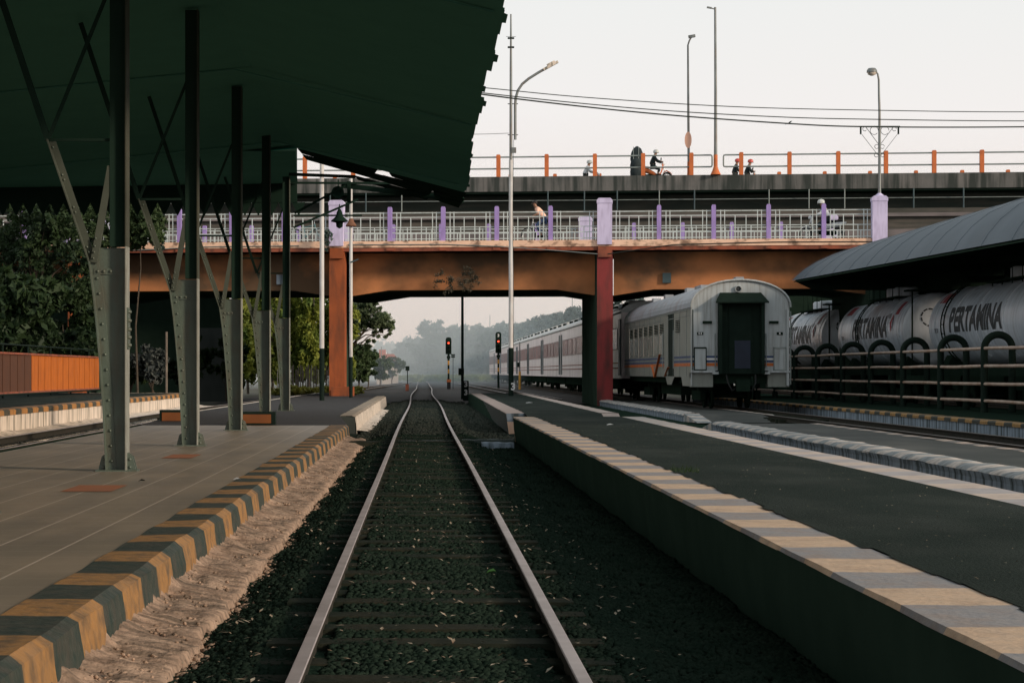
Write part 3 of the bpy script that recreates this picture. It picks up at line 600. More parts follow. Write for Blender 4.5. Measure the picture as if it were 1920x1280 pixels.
# ------------------------------------------------------------------ road bridge (near) and flyover (behind)
TH = -math.atan(.10)
def bxf(y0):
    c_, s_ = math.cos(TH), math.sin(TH)
    return lambda u, v, z: (u * c_ - v * s_, y0 + u * s_ + v * c_, z)
B1 = bxf(85.5); B2 = bxf(105)
BR = thing('road_bridge', (0, 85.5, 0), 'ochre concrete road bridge with cream edge crossing the tracks on orange and red piers', 'bridge')
def nb(xf=B1): return MB(xf)
PU = [-14.21, -3.46, 7.29, 18.04]
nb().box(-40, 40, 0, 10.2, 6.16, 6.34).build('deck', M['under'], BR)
n1 = MB(B1)
n1.box(-40, 40, -.06, .02, 6.13, 6.39); n1.build('edge_beam', M['fascia'], BR)
nb().box(-40, 40, -.03, .25, 5.98, 6.128).build('edge_strip', M['fascia_red'], BR)
# haunched girders, front one painted
def sof(u):   # soffit height
    d = min(abs(u - p) for p in PU + [-25, 28.8])
    return 4.47 if d > 1.95 else 4.22 + (4.47 - 4.22) * max(0, d - .33) / 1.62
us = []
for a, b_ in zip([-25] + PU, PU + [28.8]): us += [a + .33, a + 1.95, (a + b_) / 2, b_ - 1.95, b_ - .33]
def girder(v0, v1, m, name, ztop=5.975):
    g = MB(B1); top = ztop; vs = []
    for u in us: vs += [(u, v0, sof(u)), (u, v1, sof(u)), (u, v1, top), (u, v0, top)]
    g.add(vs, [(i * 4 + j, i * 4 + (j + 1) % 4, i * 4 + 4 + (j + 1) % 4, i * 4 + 4 + j) for i in range(len(us) - 1) for j in range(4) if (i % 5) != 4])
    return g.build(name, m, BR)
girder(1.3, 1.7, M['girder'], 'girder')
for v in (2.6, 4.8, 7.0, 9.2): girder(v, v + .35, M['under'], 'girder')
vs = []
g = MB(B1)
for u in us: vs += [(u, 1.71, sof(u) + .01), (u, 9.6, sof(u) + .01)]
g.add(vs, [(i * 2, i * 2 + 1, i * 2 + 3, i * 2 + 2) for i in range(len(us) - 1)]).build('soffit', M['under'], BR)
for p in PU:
    m = M['pier_orange'] if p < 0 else (M['pier_red'] if p < 10 else M['under'])  # rightmost pier coloured dark for the shade under the canopy
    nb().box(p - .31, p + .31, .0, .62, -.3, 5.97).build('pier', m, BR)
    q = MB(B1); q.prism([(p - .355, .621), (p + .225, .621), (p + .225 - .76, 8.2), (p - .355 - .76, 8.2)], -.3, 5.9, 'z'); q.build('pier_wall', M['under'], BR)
    nb().box(p - .27, p + .27, -.12, -.031, 5.70, 6.12).build('corbel', m if p < 0 else M['fascia_red'], BR)
nb().box(-3.56, -2.72, -.9, -.2, -.1, .55).build('pier_footing', M['pier_orange'], BR)
# small stubs below every baluster post
for i in range(-14, 14):
    u = -3.46 + 2.15 * i
    if all(abs(u - p) > .3 for p in PU): nb().box(u - .14, u + .14, -.075, -.031, 6.0, 6.10).build('post_stub', M['fascia_red'], BR)
# junction boxes on the girder face
for u in (-5.95, 9.75): nb().box(u - .17, u + .17, 1.19, 1.298, 4.72, 5.12).build('junction_box', M['wall_shade_blue'] if u < 0 else M['teal'], BR)
nb().tube([(-14, -.075, 6.0), (-11, -.085, 6.10), (-9, -.085, 6.2), (-5, -.085, 6.22)], .018, 5).build('conduit', M['pipe'], BR)
nb().tube([(-3, -.085, 6.25), (1.0, -.085, 6.24), (3.0, -.10, 6.15), (5.2, -.12, 5.98), (7.0, -.13, 5.82)], .018, 5).build('conduit', M['pipe'], BR)
nb().tube([(7.4, -.13, 5.82), (10, -.10, 6.18), (14, -.085, 6.26), (19, -.085, 6.25)], .018, 5).build('conduit', M['wire'], BR)

# lattice railing: posts, pillars and panels
def railing(v, lb, small_z=(6.34, 7.75), big=.29):
    t = thing('bridge_railing', B1(0, v, 6.34), lb, 'railing', 'violet post railings along the road bridge')
    du = -.1 * v
    for i in range(-10, 11):
        u = -3.46 + 2.15 * i + du
        if i % 5 == 0:
            b = MB(B1); b.prism([(u - big, 6.2), (u + big, 6.2), (u + big, 7.83), (u - big, 7.83)], v - .30, v + .28)
            b.build('pillar', M['lilac'], t)
            b = MB(B1); z0 = 7.85
            b.prism([(u - big - .02, 7.835), (u + big + .02, 7.835), (u + big + .02, 7.96), (u + big - .06, 8.04), (u - big + .06, 8.04), (u - big - .02, 7.96)], v - .32, v + .30); b.build('pillar_cap', M['lilac'], t)
        else:
            b = MB(B1); b.prism([(u - .085, 6.36), (u + .085, 6.36), (u + .085, 7.70), (u + .06, 7.76), (u - .06, 7.76), (u - .085, 7.70)], v - .10, v + .10); b.build('post', M['violet'], t)
    for i in range(-10, 10):
        ua = du - 3.46 + 2.15 * i + (.30 if i % 5 == 0 else .10); ub = du - 3.46 + 2.15 * (i + 1) - (.30 if (i + 1) % 5 == 0 else .10)
        b = MB(B1); w = .032
        for z in (7.52, 7.34, 6.94, 6.72, 6.47): b.box(ua, ub, v - .016, v + .016, z - w / 2, z + w / 2)
        L = ub - ua
        for q in (.09, .17, .83, .91): b.box(ua + L * q - w / 2, ua + L * q + w / 2, v - .014, v + .018, 6.40, 7.55)
        for q in (.38, .60): b.box(ua + L * q - w / 2, ua + L * q + w / 2, v - .014, v + .018, 6.40, 7.34)
        for q in (.24, .31, .49, .70, .765): b.box(ua + L * q - w / 2, ua + L * q + w / 2, v - .014, v + .018, 6.40, 6.94 if q in (.31, .70) else 6.72)
        b.build('panel', M['lattice'], t)
    return t
railing(.12, 'near railing of violet posts, lilac pillars and pale lattice along the road bridge')
railing(10.1, 'far side railing of the road bridge, post tops seen through the near lattice')

# flyover
FO = thing('flyover', (0, 105, 0), 'stained grey concrete flyover with dark underside behind the road bridge', 'flyover')
f = lambda: MB(B2)
f().box(-60, 60, 0, .22, 9.98, 10.71).build('parapet', M['conc_stain'], FO)
f().box(-60, 60, 10.4, 10.62, 9.98, 10.71).build('parapet', M['conc_stain'], FO)
f().box(-60, 60, .221, 10.39, 9.9, 10.12).build('deck', M['under'], FO)
for v in (1.6, 4.2, 6.8, 9.0):
    f().box(-60, 60, v, v + .4, 8.95, 9.89).build('girder', M['under'] if v > 2 else mat('girder_shade', (.045, .055, .045), (.03, .04, .034), .5, .9, stain_or_tone=(.10, .09, .075), sscale=(.3, .3, 2), samt=.5), FO)
# tier below: wide flanged beam of the ramp
f().box(-60, 60, -1.2, -.9, 8.55, 8.72).build('ramp_flange', M['conc_pink'], FO)
f().box(-60, 60, -1.0, -.6, 7.95, 8.55).build('ramp_web', M['conc_brown'], FO)
f().box(-60, 60, -1.2, -.5, 7.55, 7.95).build('ramp_flange', M['conc_pink'], FO)
f().box(-60, 60, -.5, 10, 7.50, 7.6).build('ramp_soffit', M['under'], FO)
f().box(-60, 60, -.4, -.3, 8.72, 9.0).build('ramp_kerb', M['conc_brown'], FO)
f().tube([(-60, .3, 9.55), (60, .3, 9.55)], .025, 5).build('service_pipe', M['pipe'], FO)
for x in (345, 617, 685, 753, 1028, 1096, 1157, 1235, 1300, 1437, 1510, 1575, 1700, 1790):
    u = (x - CX) * 104.6 / F; m_ = M['pipe'] if x in (1235, 1437, 1510, 753, 1575) else M['teal']
    f().tube([(u, -.05, 9.97), (u, -.05, 8.6)], .03 if m_ is M['pipe'] else .04, 6).build('drain_pipe', m_, FO)
for u in (-4.35, 8.02): f().box(u - .12, u + .12, .5, 1.6, -.3, 8.94).build('pier', M['under'], FO)
def guard(v, lb, xs, full=True):
    t = thing('guard_rail', B2(0, v, 10.7), lb, 'guard rail', 'orange post guard rails along the flyover')
    for u in xs:
        b = MB(B2); b.prism([(u - .10, 10.70), (u + .10, 10.70), (u + .10, 11.76), (u + .07, 11.80), (u - .07, 11.80), (u - .10, 11.76)], v - .11, v + .11); b.build('post', M['orange_post'], t)
    gap0, gap1 = (1336 - CX) * 104 / F, (1357 - CX) * 104 / F
    if full:
        for (a, b_, e) in ((-60, gap0, 1), (gap1, 60, -1)):
            b = MB(B2)
            if e == 1: pts = [(a, v, 11.68), (b_ - .08, v, 11.68), (b_ - .02, v, 11.66), (b_, v, 11.60), (b_, v, 11.20), (b_ - .02, v, 11.13), (b_ - .08, v, 11.11), (a, v, 11.11)]
            else: pts = [(b_, v, 11.68), (a + .08, v, 11.68), (a + .02, v, 11.66), (a, v, 11.60), (a, v, 11.20), (a + .02, v, 11.13), (a + .08, v, 11.11), (b_, v, 11.11)]
            b.tube(pts, .038, 8); b.build('pipe_rail', M['pipe'], t)
    else: MB(B2).tube([(-60, v, 10.98), (60, v, 10.98)], .03, 6).build('pipe_rail', M['pipe'], t)
k = 104.3 / F
guard(.11, 'near guard rail of orange posts and two grey pipes on the flyover parapet', [(x - CX) * 105 / F / (1 + .10 * (x - CX) / F) for x in (-66, 25, 116, 207, 298, 389, 480, 570, 661, 752, 843, 935, 1026, 1117, 1208, 1299, 1393, 1484, 1576, 1666, 1757, 1847, 1938, 2029)])
guard(10.5, 'far guard rail of the flyover, only orange post tips above the parapet', [(x - CX) * 115.5 / F for x in (590, 673, 838, 921, 1004, 1087, 1169, 1252, 1335, 1417, 1500, 1582, 1665, 1748, 1830, 1912)], False)

# ------------------------------------------------------------------ poles, lamps, signs
def at(x, y, Y): return Vector(((x - CX) * Y / F, Y, CZ + (CY - y) * Y / F))
def pole(lb, x, Y, ybase, ytop, r, m=None, ysplit=None, cat='pole', name='steel_pole', rt=None):
    b0 = at(x, ybase, Y); t = thing(name, b0, lb, cat); top = at(x, ytop, Y).z
    if ysplit:
        s = at(x, ysplit, Y).z
        MB().tube([(b0.x, Y, b0.z), (b0.x, Y, s)], r * 1.06, 12).build('painted_foot', M['black'], t)
        MB().tube([(b0.x, Y, s), (b0.x, Y, (s + top) / 2), (b0.x, Y, top)], [r, r * .95, rt or r * .9], 12).build('shaft', m or M['pole_white'], t)
    else:
        MB().tube([(b0.x, Y, b0.z), (b0.x, Y, (b0.z + top) / 2), (b0.x, Y, top)], [r, r * .95, rt or r * .8], 10).build('shaft', m or M['pole_grey'], t)
    return t
t = pole('white pole with black painted foot, left of the orange pier', 603.5, 71.5, 751, 250, .078, None, 653)
t = pole('slimmer rusty white pole with a dish shade, in front of the orange pier', 658, 79.5, 745, 335, .065, None, 669)
p = at(658, 420, 79.3)
MB().lathe((p.x, 79.5, p.z), [(.02, .25), (.08, .2), (.11, .1), (.19, -.02), (.20, -.08), (.07, -.04)], 16).build('dish_shade', M['rust'], t)
p = at(648, 492, 79.3); MB().bar((p.x + .18, 79.3, p.z), (p.x + .48, 79.3, p.z + .12), .12, .05).build('small_floodlight', M['teal'], t)
# tall centre pole with street lamp
Y = 79.0
t = pole('very tall slim white pole with black foot and a curved street lamp strapped to it', 958, Y, 744, 300, .085, None, 652, 'lamp pole', 'lamp_pole', .075)
X = at(958, 0, Y).x
MB().tube([(X, Y, at(0, 300, Y).z), (X, Y, at(0, 130, Y).z), (X, Y, at(0, 60, Y).z), (X, Y, at(0, 27, Y).z)], [.062, .05, .035, .03], 10).build('mast', M['pole_grey'], t)
b = MB()
for y in (72, 89): z = at(0, y, Y).z; b.box(X - .12, X + .12, Y - .04, Y + .04, z - .03, z + .03)
z = at(0, 69, Y).z; b.tube([(X - .18, Y, z), (X + .18, Y, z)], .008, 5)
b.build('insulator', M['black'], t)
pts = [at(966, 262, Y), at(966, 200, Y), at(967, 184, Y), at(971, 170, Y), at(979, 158, Y), at(991, 148, Y), at(1010, 136, Y), at(1026, 127, Y)]
MB().tube(pts, [.055] * 3 + [.05] * 5, 10).build('lamp_arm', M['pole_grey'], t)
b = MB(); a, q = at(1019, 131, Y), at(1046, 116, Y); b.bar(a, q, .16, .09, (0, 0, 1)); b.bar(at(1026, 125, Y) + Vector((0, 0, .04)), at(1040, 118, Y) + Vector((0, 0, .05)), .12, .08); b.build('lamp_head', M['wall_white'], t)
b = MB()
for y in (195, 253): z = at(0, y, Y).z; b.box(X - .12, X + .26, Y - .03, Y + .03, z - .012, z + .012)
b.build('bracket', M['black'], t)
b = MB(); z = at(0, 283, Y).z; b.box(X + .02, X + .19, Y - .08, Y + .02, z - .08, z + .12); b.build('switch_box', M['pole_grey'], t)
MB().tube([(X + .1, Y - .05, at(0, 262, Y).z), (X + .06, Y - .05, at(0, 420, Y).z), (X + .1, Y - .06, at(0, 560, Y).z), (X + .09, Y - .05, at(0, 700, Y).z)], .008, 5).build('down_cable', M['black'], t)
def put_text(s, size, loc, m, parent, face='-y', bold=.004, name='lettering'):
    me = textgeo(s, size, bold); o = wloc(parent)
    for v in me.vertices:
        x, y = v.co.x, v.co.y
        v.co = Vector((x, 0, y)) if face == '-y' else Vector((0, -x, y))
        v.co += Vector(loc) - o
    me.materials.clear(); me.materials.append(m); ob = bpy.data.objects.new(name, me); COL.objects.link(ob); ob.parent = parent; return ob
put_text('3', .36, (X + .075, Y - .13, at(0, 725, Y).z), M['white'], t, bold=.012)
# black pole under the bridge with number boards
Y = 99.0
t = pole('thin black pole rising to the bridge with a number board at its foot', 867, Y, 748, 520, .07, M['black'], None, 'pole', 'steel_pole', .06)
p = at(873, 727, Y); MB().box(p.x - .12, p.x + .14, Y - .2, Y - .12, p.z - .62, p.z + .33).build('number_board', M['black'], t)
put_text('3', .34, (p.x + .01, Y - .205, p.z + .16), M['white'], t, bold=.012); put_text('3', .34, (p.x + .01, Y - .205, p.z - .22), M['white'], t, bold=.012)
p = at(866, 695, Y); MB().box(p.x - .16, p.x + .1, Y - .14, Y + .1, p.z - .2, p.z + .12).build('relay_box', M['black'], t)
# flyover lamps
def u2(x, v): return (x - CX) * (105 + v) / F / (1 + .10 * (x - CX) / F)
def fpole(x, v, ytop, r, lb, m=None, cat='street lamp', name='street_lamp'):
    b = Vector(B2(u2(x, v), v, 10.71)); Y = b.y; t = thing(name, b, lb, cat, None); zt = CZ + (CY - ytop) * Y / F
    return t, b, Y, zt
t, b0, Y, zt = fpole(1345, -.12, 14, .08, 'tallest flyover pole with orange foot and tiny lamp, in the rail gap')
MB().tube([(b0.x, Y, b0.z + .95), (b0.x, Y, (b0.z + zt) / 2), (b0.x - .02, Y, zt)], [.085, .07, .055], 10).build('shaft', M['pole_grey'], t)
MB().tube([(b0.x, Y, b0.z + .35), (b0.x, Y, b0.z + .96)], .10, 10).tube([(b0.x, Y, b0.z), (b0.x, Y, b0.z + .2), (b0.x, Y, b0.z + .36)], [.26, .16, .11], 10).build('painted_foot', M['orange_post'], t)
MB().bar((b0.x, Y, zt - .1), (b0.x - .32, Y, zt - .02), .06, .05).bar((b0.x - .2, Y, zt - .04), (b0.x - .42, Y, zt + .0), .14, .07).build('lamp_head', M['pole_grey'], t)
t, b0, Y, zt = fpole(1292, .6, 92, .06, 'flyover street lamp with a round peach sign on its shaft')
zt = CZ + (CY - 85) * Y / F
MB().tube([(b0.x, Y, b0.z - .5), (b0.x - .03, Y, b0.z + 3), (b0.x - .05, Y, zt)], [.07, .06, .045], 10).build('shaft', M['pole_grey'], t)
MB().tube([(b0.x - .05, Y, zt), (b0.x + .02, Y, zt + .22), (b0.x + .1, Y, zt + .36)], .04, 8).build('lamp_arm', M['pole_grey'], t)
MB().bar((b0.x - .02, Y, zt + .40), (b0.x + .3, Y, zt + .46), .2, .13).build('lamp_head', M['pole_grey'], t)
sg = MB(); pz = CZ + (CY - 263) * Y / F; sg.prism([(b0.x - .05 + .17 * math.cos(a), pz + .40 * math.sin(a)) for a in frange(0, 6.02, 23)], Y - .1, Y - .075); sg.build('round_sign', M['sign_peach'], t)
MB().tube([(b0.x, Y, b0.z - .4), (b0.x, Y, b0.z + .7)], .085, 10).build('painted_foot', M['orange_post'], t)
# scrolled lamp on the right bridge pillar
b0 = Vector(B1(-3.46 + 2.15 * 10, .12, 8.04)); Y = b0.y
t = thing('street_lamp', b0, 'ornate street lamp with scrolled brackets on the right hand lilac pillar', 'street lamp')
ppm = F / Y
def zz(y): return CZ + (CY - y) / ppm
bx = b0.x
MB().lathe((bx, Y, 8.045), [(.20, 0), (.12, .07), (.06, .12)], 12).build('base', M['lilac'], t)
MB().tube([(bx, Y, 8.1), (bx, Y, zz(212)), (bx - .02, Y, zz(180)), (bx - .03, Y, zz(150)), (bx - .07, Y, zz(139)), (bx - .16, Y, zz(134))], [.06, .05, .045, .04, .035, .03], 10).build('shaft', M['pole_grey'], t)
MB().lathe((bx - .30, Y, zz(136)), [(.02, .18), (.14, .16), (.20, .08), (.21, 0)], 16).build('lamp_hood', M['pole_grey'], t)
MB().lathe((bx - .30, Y, zz(136)), [(.18, -.005), (.16, -.08), (.06, -.13)], 16).build('lamp_glass', M['wall_white'], t)
br = MB(); zt = zz(237)
br.bar((bx - .78, Y, zt), (bx + .80, Y, zt), .03, .03)
for s in (-1, 1):
    br.bar((bx + s * .74, Y, zt), (bx + s * .74, Y, zz(252)), .06, .05); br.bar((bx + s * .56, Y, zt), (bx + s * .05, Y, zz(270)), .018); br.bar((bx + s * .70, Y, zz(252)), (bx + s * .08, Y, zz(290)), .015)
    for (cx_, y_, r) in ((.21, 245, .16), (.58, 242, .08), (.11, 275, .08), (.13, 291, .075)):
        br.tube([(bx + s * cx_ + r * math.cos(a), Y, zz(y_) + r * math.sin(a)) for a in frange(0, 5.6, 14)], .011, 5)
br.build('scroll_bracket', M['black'], t)
# overhead cables
def cable(pts, Ya, Yb, r, lb):
    P = []
    for i, (x, y) in enumerate(pts):
        q = i / (len(pts) - 1); P.append(at(x, y, Ya + (Yb - Ya) * (x - pts[0][0]) / (pts[-1][0] - pts[0][0])))
    out = []
    for i in range(len(P) - 1):
        p0, p1, p2, p3 = P[max(i - 1, 0)], P[i], P[i + 1], P[min(i + 2, len(P) - 1)]
        for k in range(8):
            s = k / 8; out.append(.5 * ((2 * p1) + (p2 - p0) * s + (2 * p0 - 5 * p1 + 4 * p2 - p3) * s * s + (3 * p1 - p0 - 3 * p2 + p3) * s ** 3))
    out.append(P[-1]); o = MB().tube(out, r, 6).build('overhead_cable', M['wire']); tag(o, lb, 'cable', 'overhead cables from the roof to the right'); return o
cable([(700, 145), (910, 165), (1100, 183), (1370, 200), (1640, 207), (1920, 210), (2200, 205)], 72, 80, .017, 'uppermost of the three overhead cables crossing the sky')
cable([(700, 146), (910, 175), (1200, 204), (1450, 219), (1640, 224), (1920, 227), (2200, 224)], 72, 80, .019, 'middle of the three overhead cables crossing the sky')
cable([(700, 144), (910, 178), (1200, 211), (1480, 232), (1640, 238), (1920, 238), (2200, 232)], 72, 80, .027, 'lowest and thickest overhead cable, touching the scrolled brackets')
cable([(700, 252), (880, 252), (954, 250)], 78, 79, .01, 'short thin wire from the roof edge to the tall lamp pole')
# swallow
p = at(1481, 232, 75.9); t = thing('bird', p, 'small dark bird perched on the lowest cable', 'bird')
b = MB(); b.lathe((0, 0, 0), [(.004, -.09), (.025, -.05), (.032, 0), (.026, .045), (.018, .07), (.004, .09)], 10, 'x'); b.v = [(p.x + v[0] * .8 + .0, p.y + v[1], p.z + .045 + v[2] + v[0] * .5) for v in b.v]
b.add([(p.x - .05, p.y - .01, p.z + .03), (p.x - .17, p.y - .02, p.z - .02), (p.x - .16, p.y + .02, p.z - .035), (p.x - .05, p.y + .02, p.z + .01)], [(0, 1, 2, 3)])
b.add([(p.x + .065, p.y, p.z + .095), (p.x + .1, p.y, p.z + .085), (p.x + .068, p.y, p.z + .08)], [(0, 1, 2)]); b.build('body', M['black'], t)
b = MB(); b.add([(p.x + .03, p.y - .03, p.z + .06), (p.x - .12, p.y - .04, p.z - .0), (p.x - .02, p.y - .035, p.z + .0)], [(0, 1, 2)]); b.tube([(p.x, p.y, p.z + .02), (p.x, p.y, p.z - .01)], .004, 5); b.build('wing', M['black'], t)

# ------------------------------------------------------------------ colour light signals
def signal(x, Y, ytop, yhead, ybase, lb, top_disc=False):
    ppm = F / Y; X = (x - CX) / ppm; z = lambda y: CZ + (CY - y) / ppm
    t = thing('railway_signal', (X, Y, -.19), lb, 'railway signal', 'railway signals showing red')
    w = 5.5 / ppm
    b = MB(); zt, zb = z(ytop), z(yhead); b.prism([(X - w, zb), (X + w, zb), (X + w, zt - w * .7), (X + w * .7, zt - w * .15), (X, zt), (X - w * .7, zt - w * .15), (X - w, zt - w * .7)], Y - .06, Y + .05); b.build('head', M['black'], t)
    zl = z(643 if not top_disc else 640)
    for q in ((.0,) if not top_disc else (0,)):
        hd = MB(); hd.lathe((X, Y - .06, zl), [(.13, 0), (.13, -.22), (.115, -.22), (.115, 0)], 16, 'y'); hd.build('hood', M['black'], t)
    MB().lathe((X, Y - .075, zl), [(.068, 0), (.06, -.02), (.02, -.03)], 16, 'y').build('lens', M['red_on'], t)
    for dz in (-.35, -.65): MB().lathe((X, Y - .06, zl + dz), [(.12, 0), (.12, -.15), (.105, -.15), (.10, 0)], 14, 'y').build('hood', M['black'], t)
    MB().tube([(X, Y, z(yhead)), (X, Y, z(yhead + 12))], .09, 10).box(X - .14, X + .14, Y - .1, Y + .1, z(yhead + 8), z(yhead + 3)).build('neck', M['black'], t)
    ys = frange(yhead + 12, ybase, 4)
    for i in range(4): MB().tube([(X, Y, z(ys[i])), (X, Y, z(ys[i + 1]))], .075 if i % 2 == 0 else .076, 10).build('mast_band', M['yellow'] if i % 2 == 0 else M['black'], t)
    MB().tube([(X, Y, z(ybase)), (X, Y, -.2)], .09, 10).build('mast_foot', M['black'], t)
    if top_disc:
        put_text('3', .3, (X, Y - .07, z(ytop + 7)), M['white'], t, bold=.012)
    else:
        MB().box(X - .14, X + .2, Y - .2, Y + .2, z(716), z(711)).build('plinth', M['orange_post'], t); MB().box(X - .12, X + .16, Y - .15, Y + .15, -.2, z(716)).build('plinth_base', M['ballast_far'], t)
    return t
signal(841, 168, 632, 664, 708, 'left signal post showing red, standing alone beside the near track')
signal(934.5, 165, 622, 662, 704, 'right signal post showing red with a number plate on top, before the train', True)
Y = 168; t = thing('route_indicator', at(849.5, 718, Y), 'small cross shaped indicator on a thin post right of the left signal', 'signal')
for dx in (-2, 2):
    for dy in (-1.8, 1.8): p = at(849.5 + dx, 667 + dy, Y); MB().box(p.x - .07, p.x + .07, Y - .05, Y, p.z - .06, p.z + .06).build('marker', M['black'], t)
p = at(849.5, 667, Y); MB().tube([(p.x, Y + .03, -.2), (p.x, Y + .03, p.z + .1)], .025, 6).build('post', M['black'], t)
Y = 150; t = thing('dwarf_signal', at(764, 722, Y), 'squat black signal board on a short post left of the near track', 'signal')
p = at(764, 691, Y); MB().box(p.x - .14, p.x + .14, Y - .04, Y + .04, p.z - .14, p.z + .18).build('board', M['black'], t)
MB().tube([(p.x, Y, -.2), (p.x, Y, p.z)], .035, 6).build('post', M['black'], t); MB().box(p.x - .14, p.x + .1, Y - .1, Y + .1, -.2, .3).build('foot', M['fascia_red'], t)
t = pole('short yellow footed post beside the train', 974.5, 160, 729, 641, .05, M['pole_grey'], None, 'post', 'trackside_post')
X = at(974.5, 0, 160).x; MB().tube([(X, 159.98, -.15), (X, 159.98, CZ + (CY - 696) * 160 / F)], .09, 10).build('painted_foot', M['yellow'], t)
MB().box(X - .2, X - .04, 159.8, 160.0, CZ + .4, CZ + .75).build('relay_box', M['black'], t)
for (x, Y, y1, lb) in ((830, 300, 612, 'distant thin mast left of the signals in the haze'), (918.5, 300, 590, 'distant bare mast rising above the hazy trees'), (1073, 250, 545, 'thin mast above the trees over the train roof'),
                       (1058, 260, 612, 'short thin mast among the trees behind the train'), (715, 230, 650, 'thin leaning pole by the clay roofed house'), (722, 250, 655, 'thin pole just right of the leaning one by the house'), (727, 265, 660, 'shortest thin pole right of the clay roofed house')):
    pole(lb, x, Y, 698 + 1.3 * F / Y, y1, .07, M['pole_grey'], None, 'mast', 'distant_mast', .04)

# ------------------------------------------------------------------ passenger train
def arc(hw, ze, zc, n=14):     # roof arc from left eave to right eave
    return [(-hw * math.cos(a), ze + (zc - ze) * math.sin(a) ** .9 if math.sin(a) > 0 else ze) for a in frange(0, math.pi, n)]
TX = 9.75
t = thing('baggage_coach', (TX, 65.4, -.17), 'nearest grey railway coach with dark gangway and blue and orange stripes, end facing the viewer', 'railway coach')
Y0, Y1 = 65.4, 87.0; hw = 1.5; ze, zc = 3.12, 3.93
pr = [(TX - hw, .72), (TX + hw, .72), (TX + hw, ze)] + [(TX - x, z) for x, z in arc(hw, ze, zc)] + [(TX - hw, ze)]
pr2 = []
for p_ in pr:
    if not pr2 or (abs(p_[0] - pr2[-1][0]) + abs(p_[1] - pr2[-1][1])) > 1e-4: pr2.append(p_)
z18 = 1.18
MB().add([(TX - hw, Y0, z18), (TX - .65, Y0, z18), (TX - .65, Y0, 3.42), (TX - hw, Y0, ze)] , [(0, 1, 2, 3)]).add([(TX + hw, Y0, z18), (TX + .65, Y0, z18), (TX + .65, Y0, 3.42), (TX + hw, Y0, ze)], [(3, 2, 1, 0)])\
  .add([(TX - hw, Y0, ze)] + [(TX + x, Y0, z) for x, z in arc(hw, ze, zc)][1:-1] + [(TX + hw, Y0, ze), (TX + .65, Y0, 3.42), (TX - .65, Y0, 3.42)], [tuple(range(13 + 4))]).build('end_wall', M['car_white'], t)
MB().add([(TX - hw, Y0, .98), (TX - hw, Y1, .98), (TX - hw, Y1, ze), (TX - hw, Y0, ze)], [(0, 1, 2, 3)]).build('side_wall', M['car_shaded'], t)
MB().add([(TX + hw, Y0, .98), (TX + hw, Y1, .98), (TX + hw, Y1, ze), (TX + hw, Y0, ze)], [(0, 1, 2, 3)]).build('side_wall', M['car_shaded'], t)
MB().add([(TX - hw, Y1, .98), (TX + hw, Y1, .98), (TX + hw, Y1, ze)] + [(TX - x, Y1, z) for x, z in arc(hw, ze, zc)][1:-1] + [(TX - hw, Y1, ze)], [tuple(range(17))]).build('rear_wall', M['car_shaded'], t)
b = MB(); A = arc(hw + .03, ze, zc + .03, 20)
for k in range(20):
    (xa, za), (xb, zb) = A[k], A[k + 1]
    b.add([(TX + xa, Y0 - .06, za), (TX + xb, Y0 - .06, zb), (TX + xb, Y1 + .05, zb), (TX + xa, Y1 + .05, za)], [(0, 1, 2, 3)], True)
rf = b.build('roof', M['car_roof'], t)
b = MB(); b.tube([(TX + x, Y0 - .05, z) for x, z in A], .035, 6); b.build('roof_rim', M['car_white'], t)
for (dx, y, w, l, h) in ((0.1, 66.2, .25, .5, .16), (-.75, 67.4, .4, 1.6, .07), (.8, 67.2, .35, 1.4, .06), (-.55, 73, .3, .6, .14), (-.6, 79, .3, .6, .14), (.3, 72, .3, .6, .14), (-.5, 84, .3, .6, .15)):
    zz_ = ze + (zc - ze) * math.sqrt(max(0, 1 - (dx / hw) ** 2)); MB().box(TX + dx - w / 2, TX + dx + w / 2, y, y + l, zz_ - .15, zz_ + h).build('roof_vent', M['car_roof'], t)
# gangway
MB().box(TX - .60, TX + .60, Y0 - .02, Y0 + .9, z18 - .1, 3.4).build('gangway', M['black'], t)
gw = MB()
for s in (-1, 1): gw.box(TX + s * .65 - .05, TX + s * .65 + .05, Y0 - .32, Y0 + .02, z18 - .1, 3.36)
for s in (-1, 1): gw.box(TX + s * .36 - .012, TX + s * .36 + .012, Y0 - .05, Y0 - .02, z18 - .1, 3.3)
gw.build('gangway_bellows', M['black'], t)
MB().box(TX - .18, TX + .30, Y0 - .03, Y0 - .021, 1.25, 2.1).build('gangway_door', mat('door_navy', (.012, .022, .045), None, 3, .5), t)
hd = MB(); hd.add([(TX - .63, Y0 - .02, 3.57), (TX + .63, Y0 - .02, 3.57), (TX + .81, Y0 - .42, 3.28), (TX - .81, Y0 - .42, 3.28), (TX - .63, Y0 - .02, 3.50), (TX + .63, Y0 - .02, 3.50), (TX + .81, Y0 - .42, 3.24), (TX - .81, Y0 - .42, 3.24)],
                  [(0, 1, 2, 3), (4, 5, 6, 7), (3, 2, 6, 7), (0, 3, 7, 4), (1, 2, 6, 5)]); hd.build('gangway_hood', M['black'], t)
MB().lathe((TX - .07, Y0, 3.68), [(.105, 0), (.105, -.08), (.085, -.09), (.085, -.03), (.01, -.02)], 20, 'y').build('headlight', M['car_white'], t)
MB().lathe((TX - .07, Y0 - .035, 3.68), [(.07, 0), (.03, -.015)], 16, 'y').build('headlight_lens', M['blackgloss'], t)
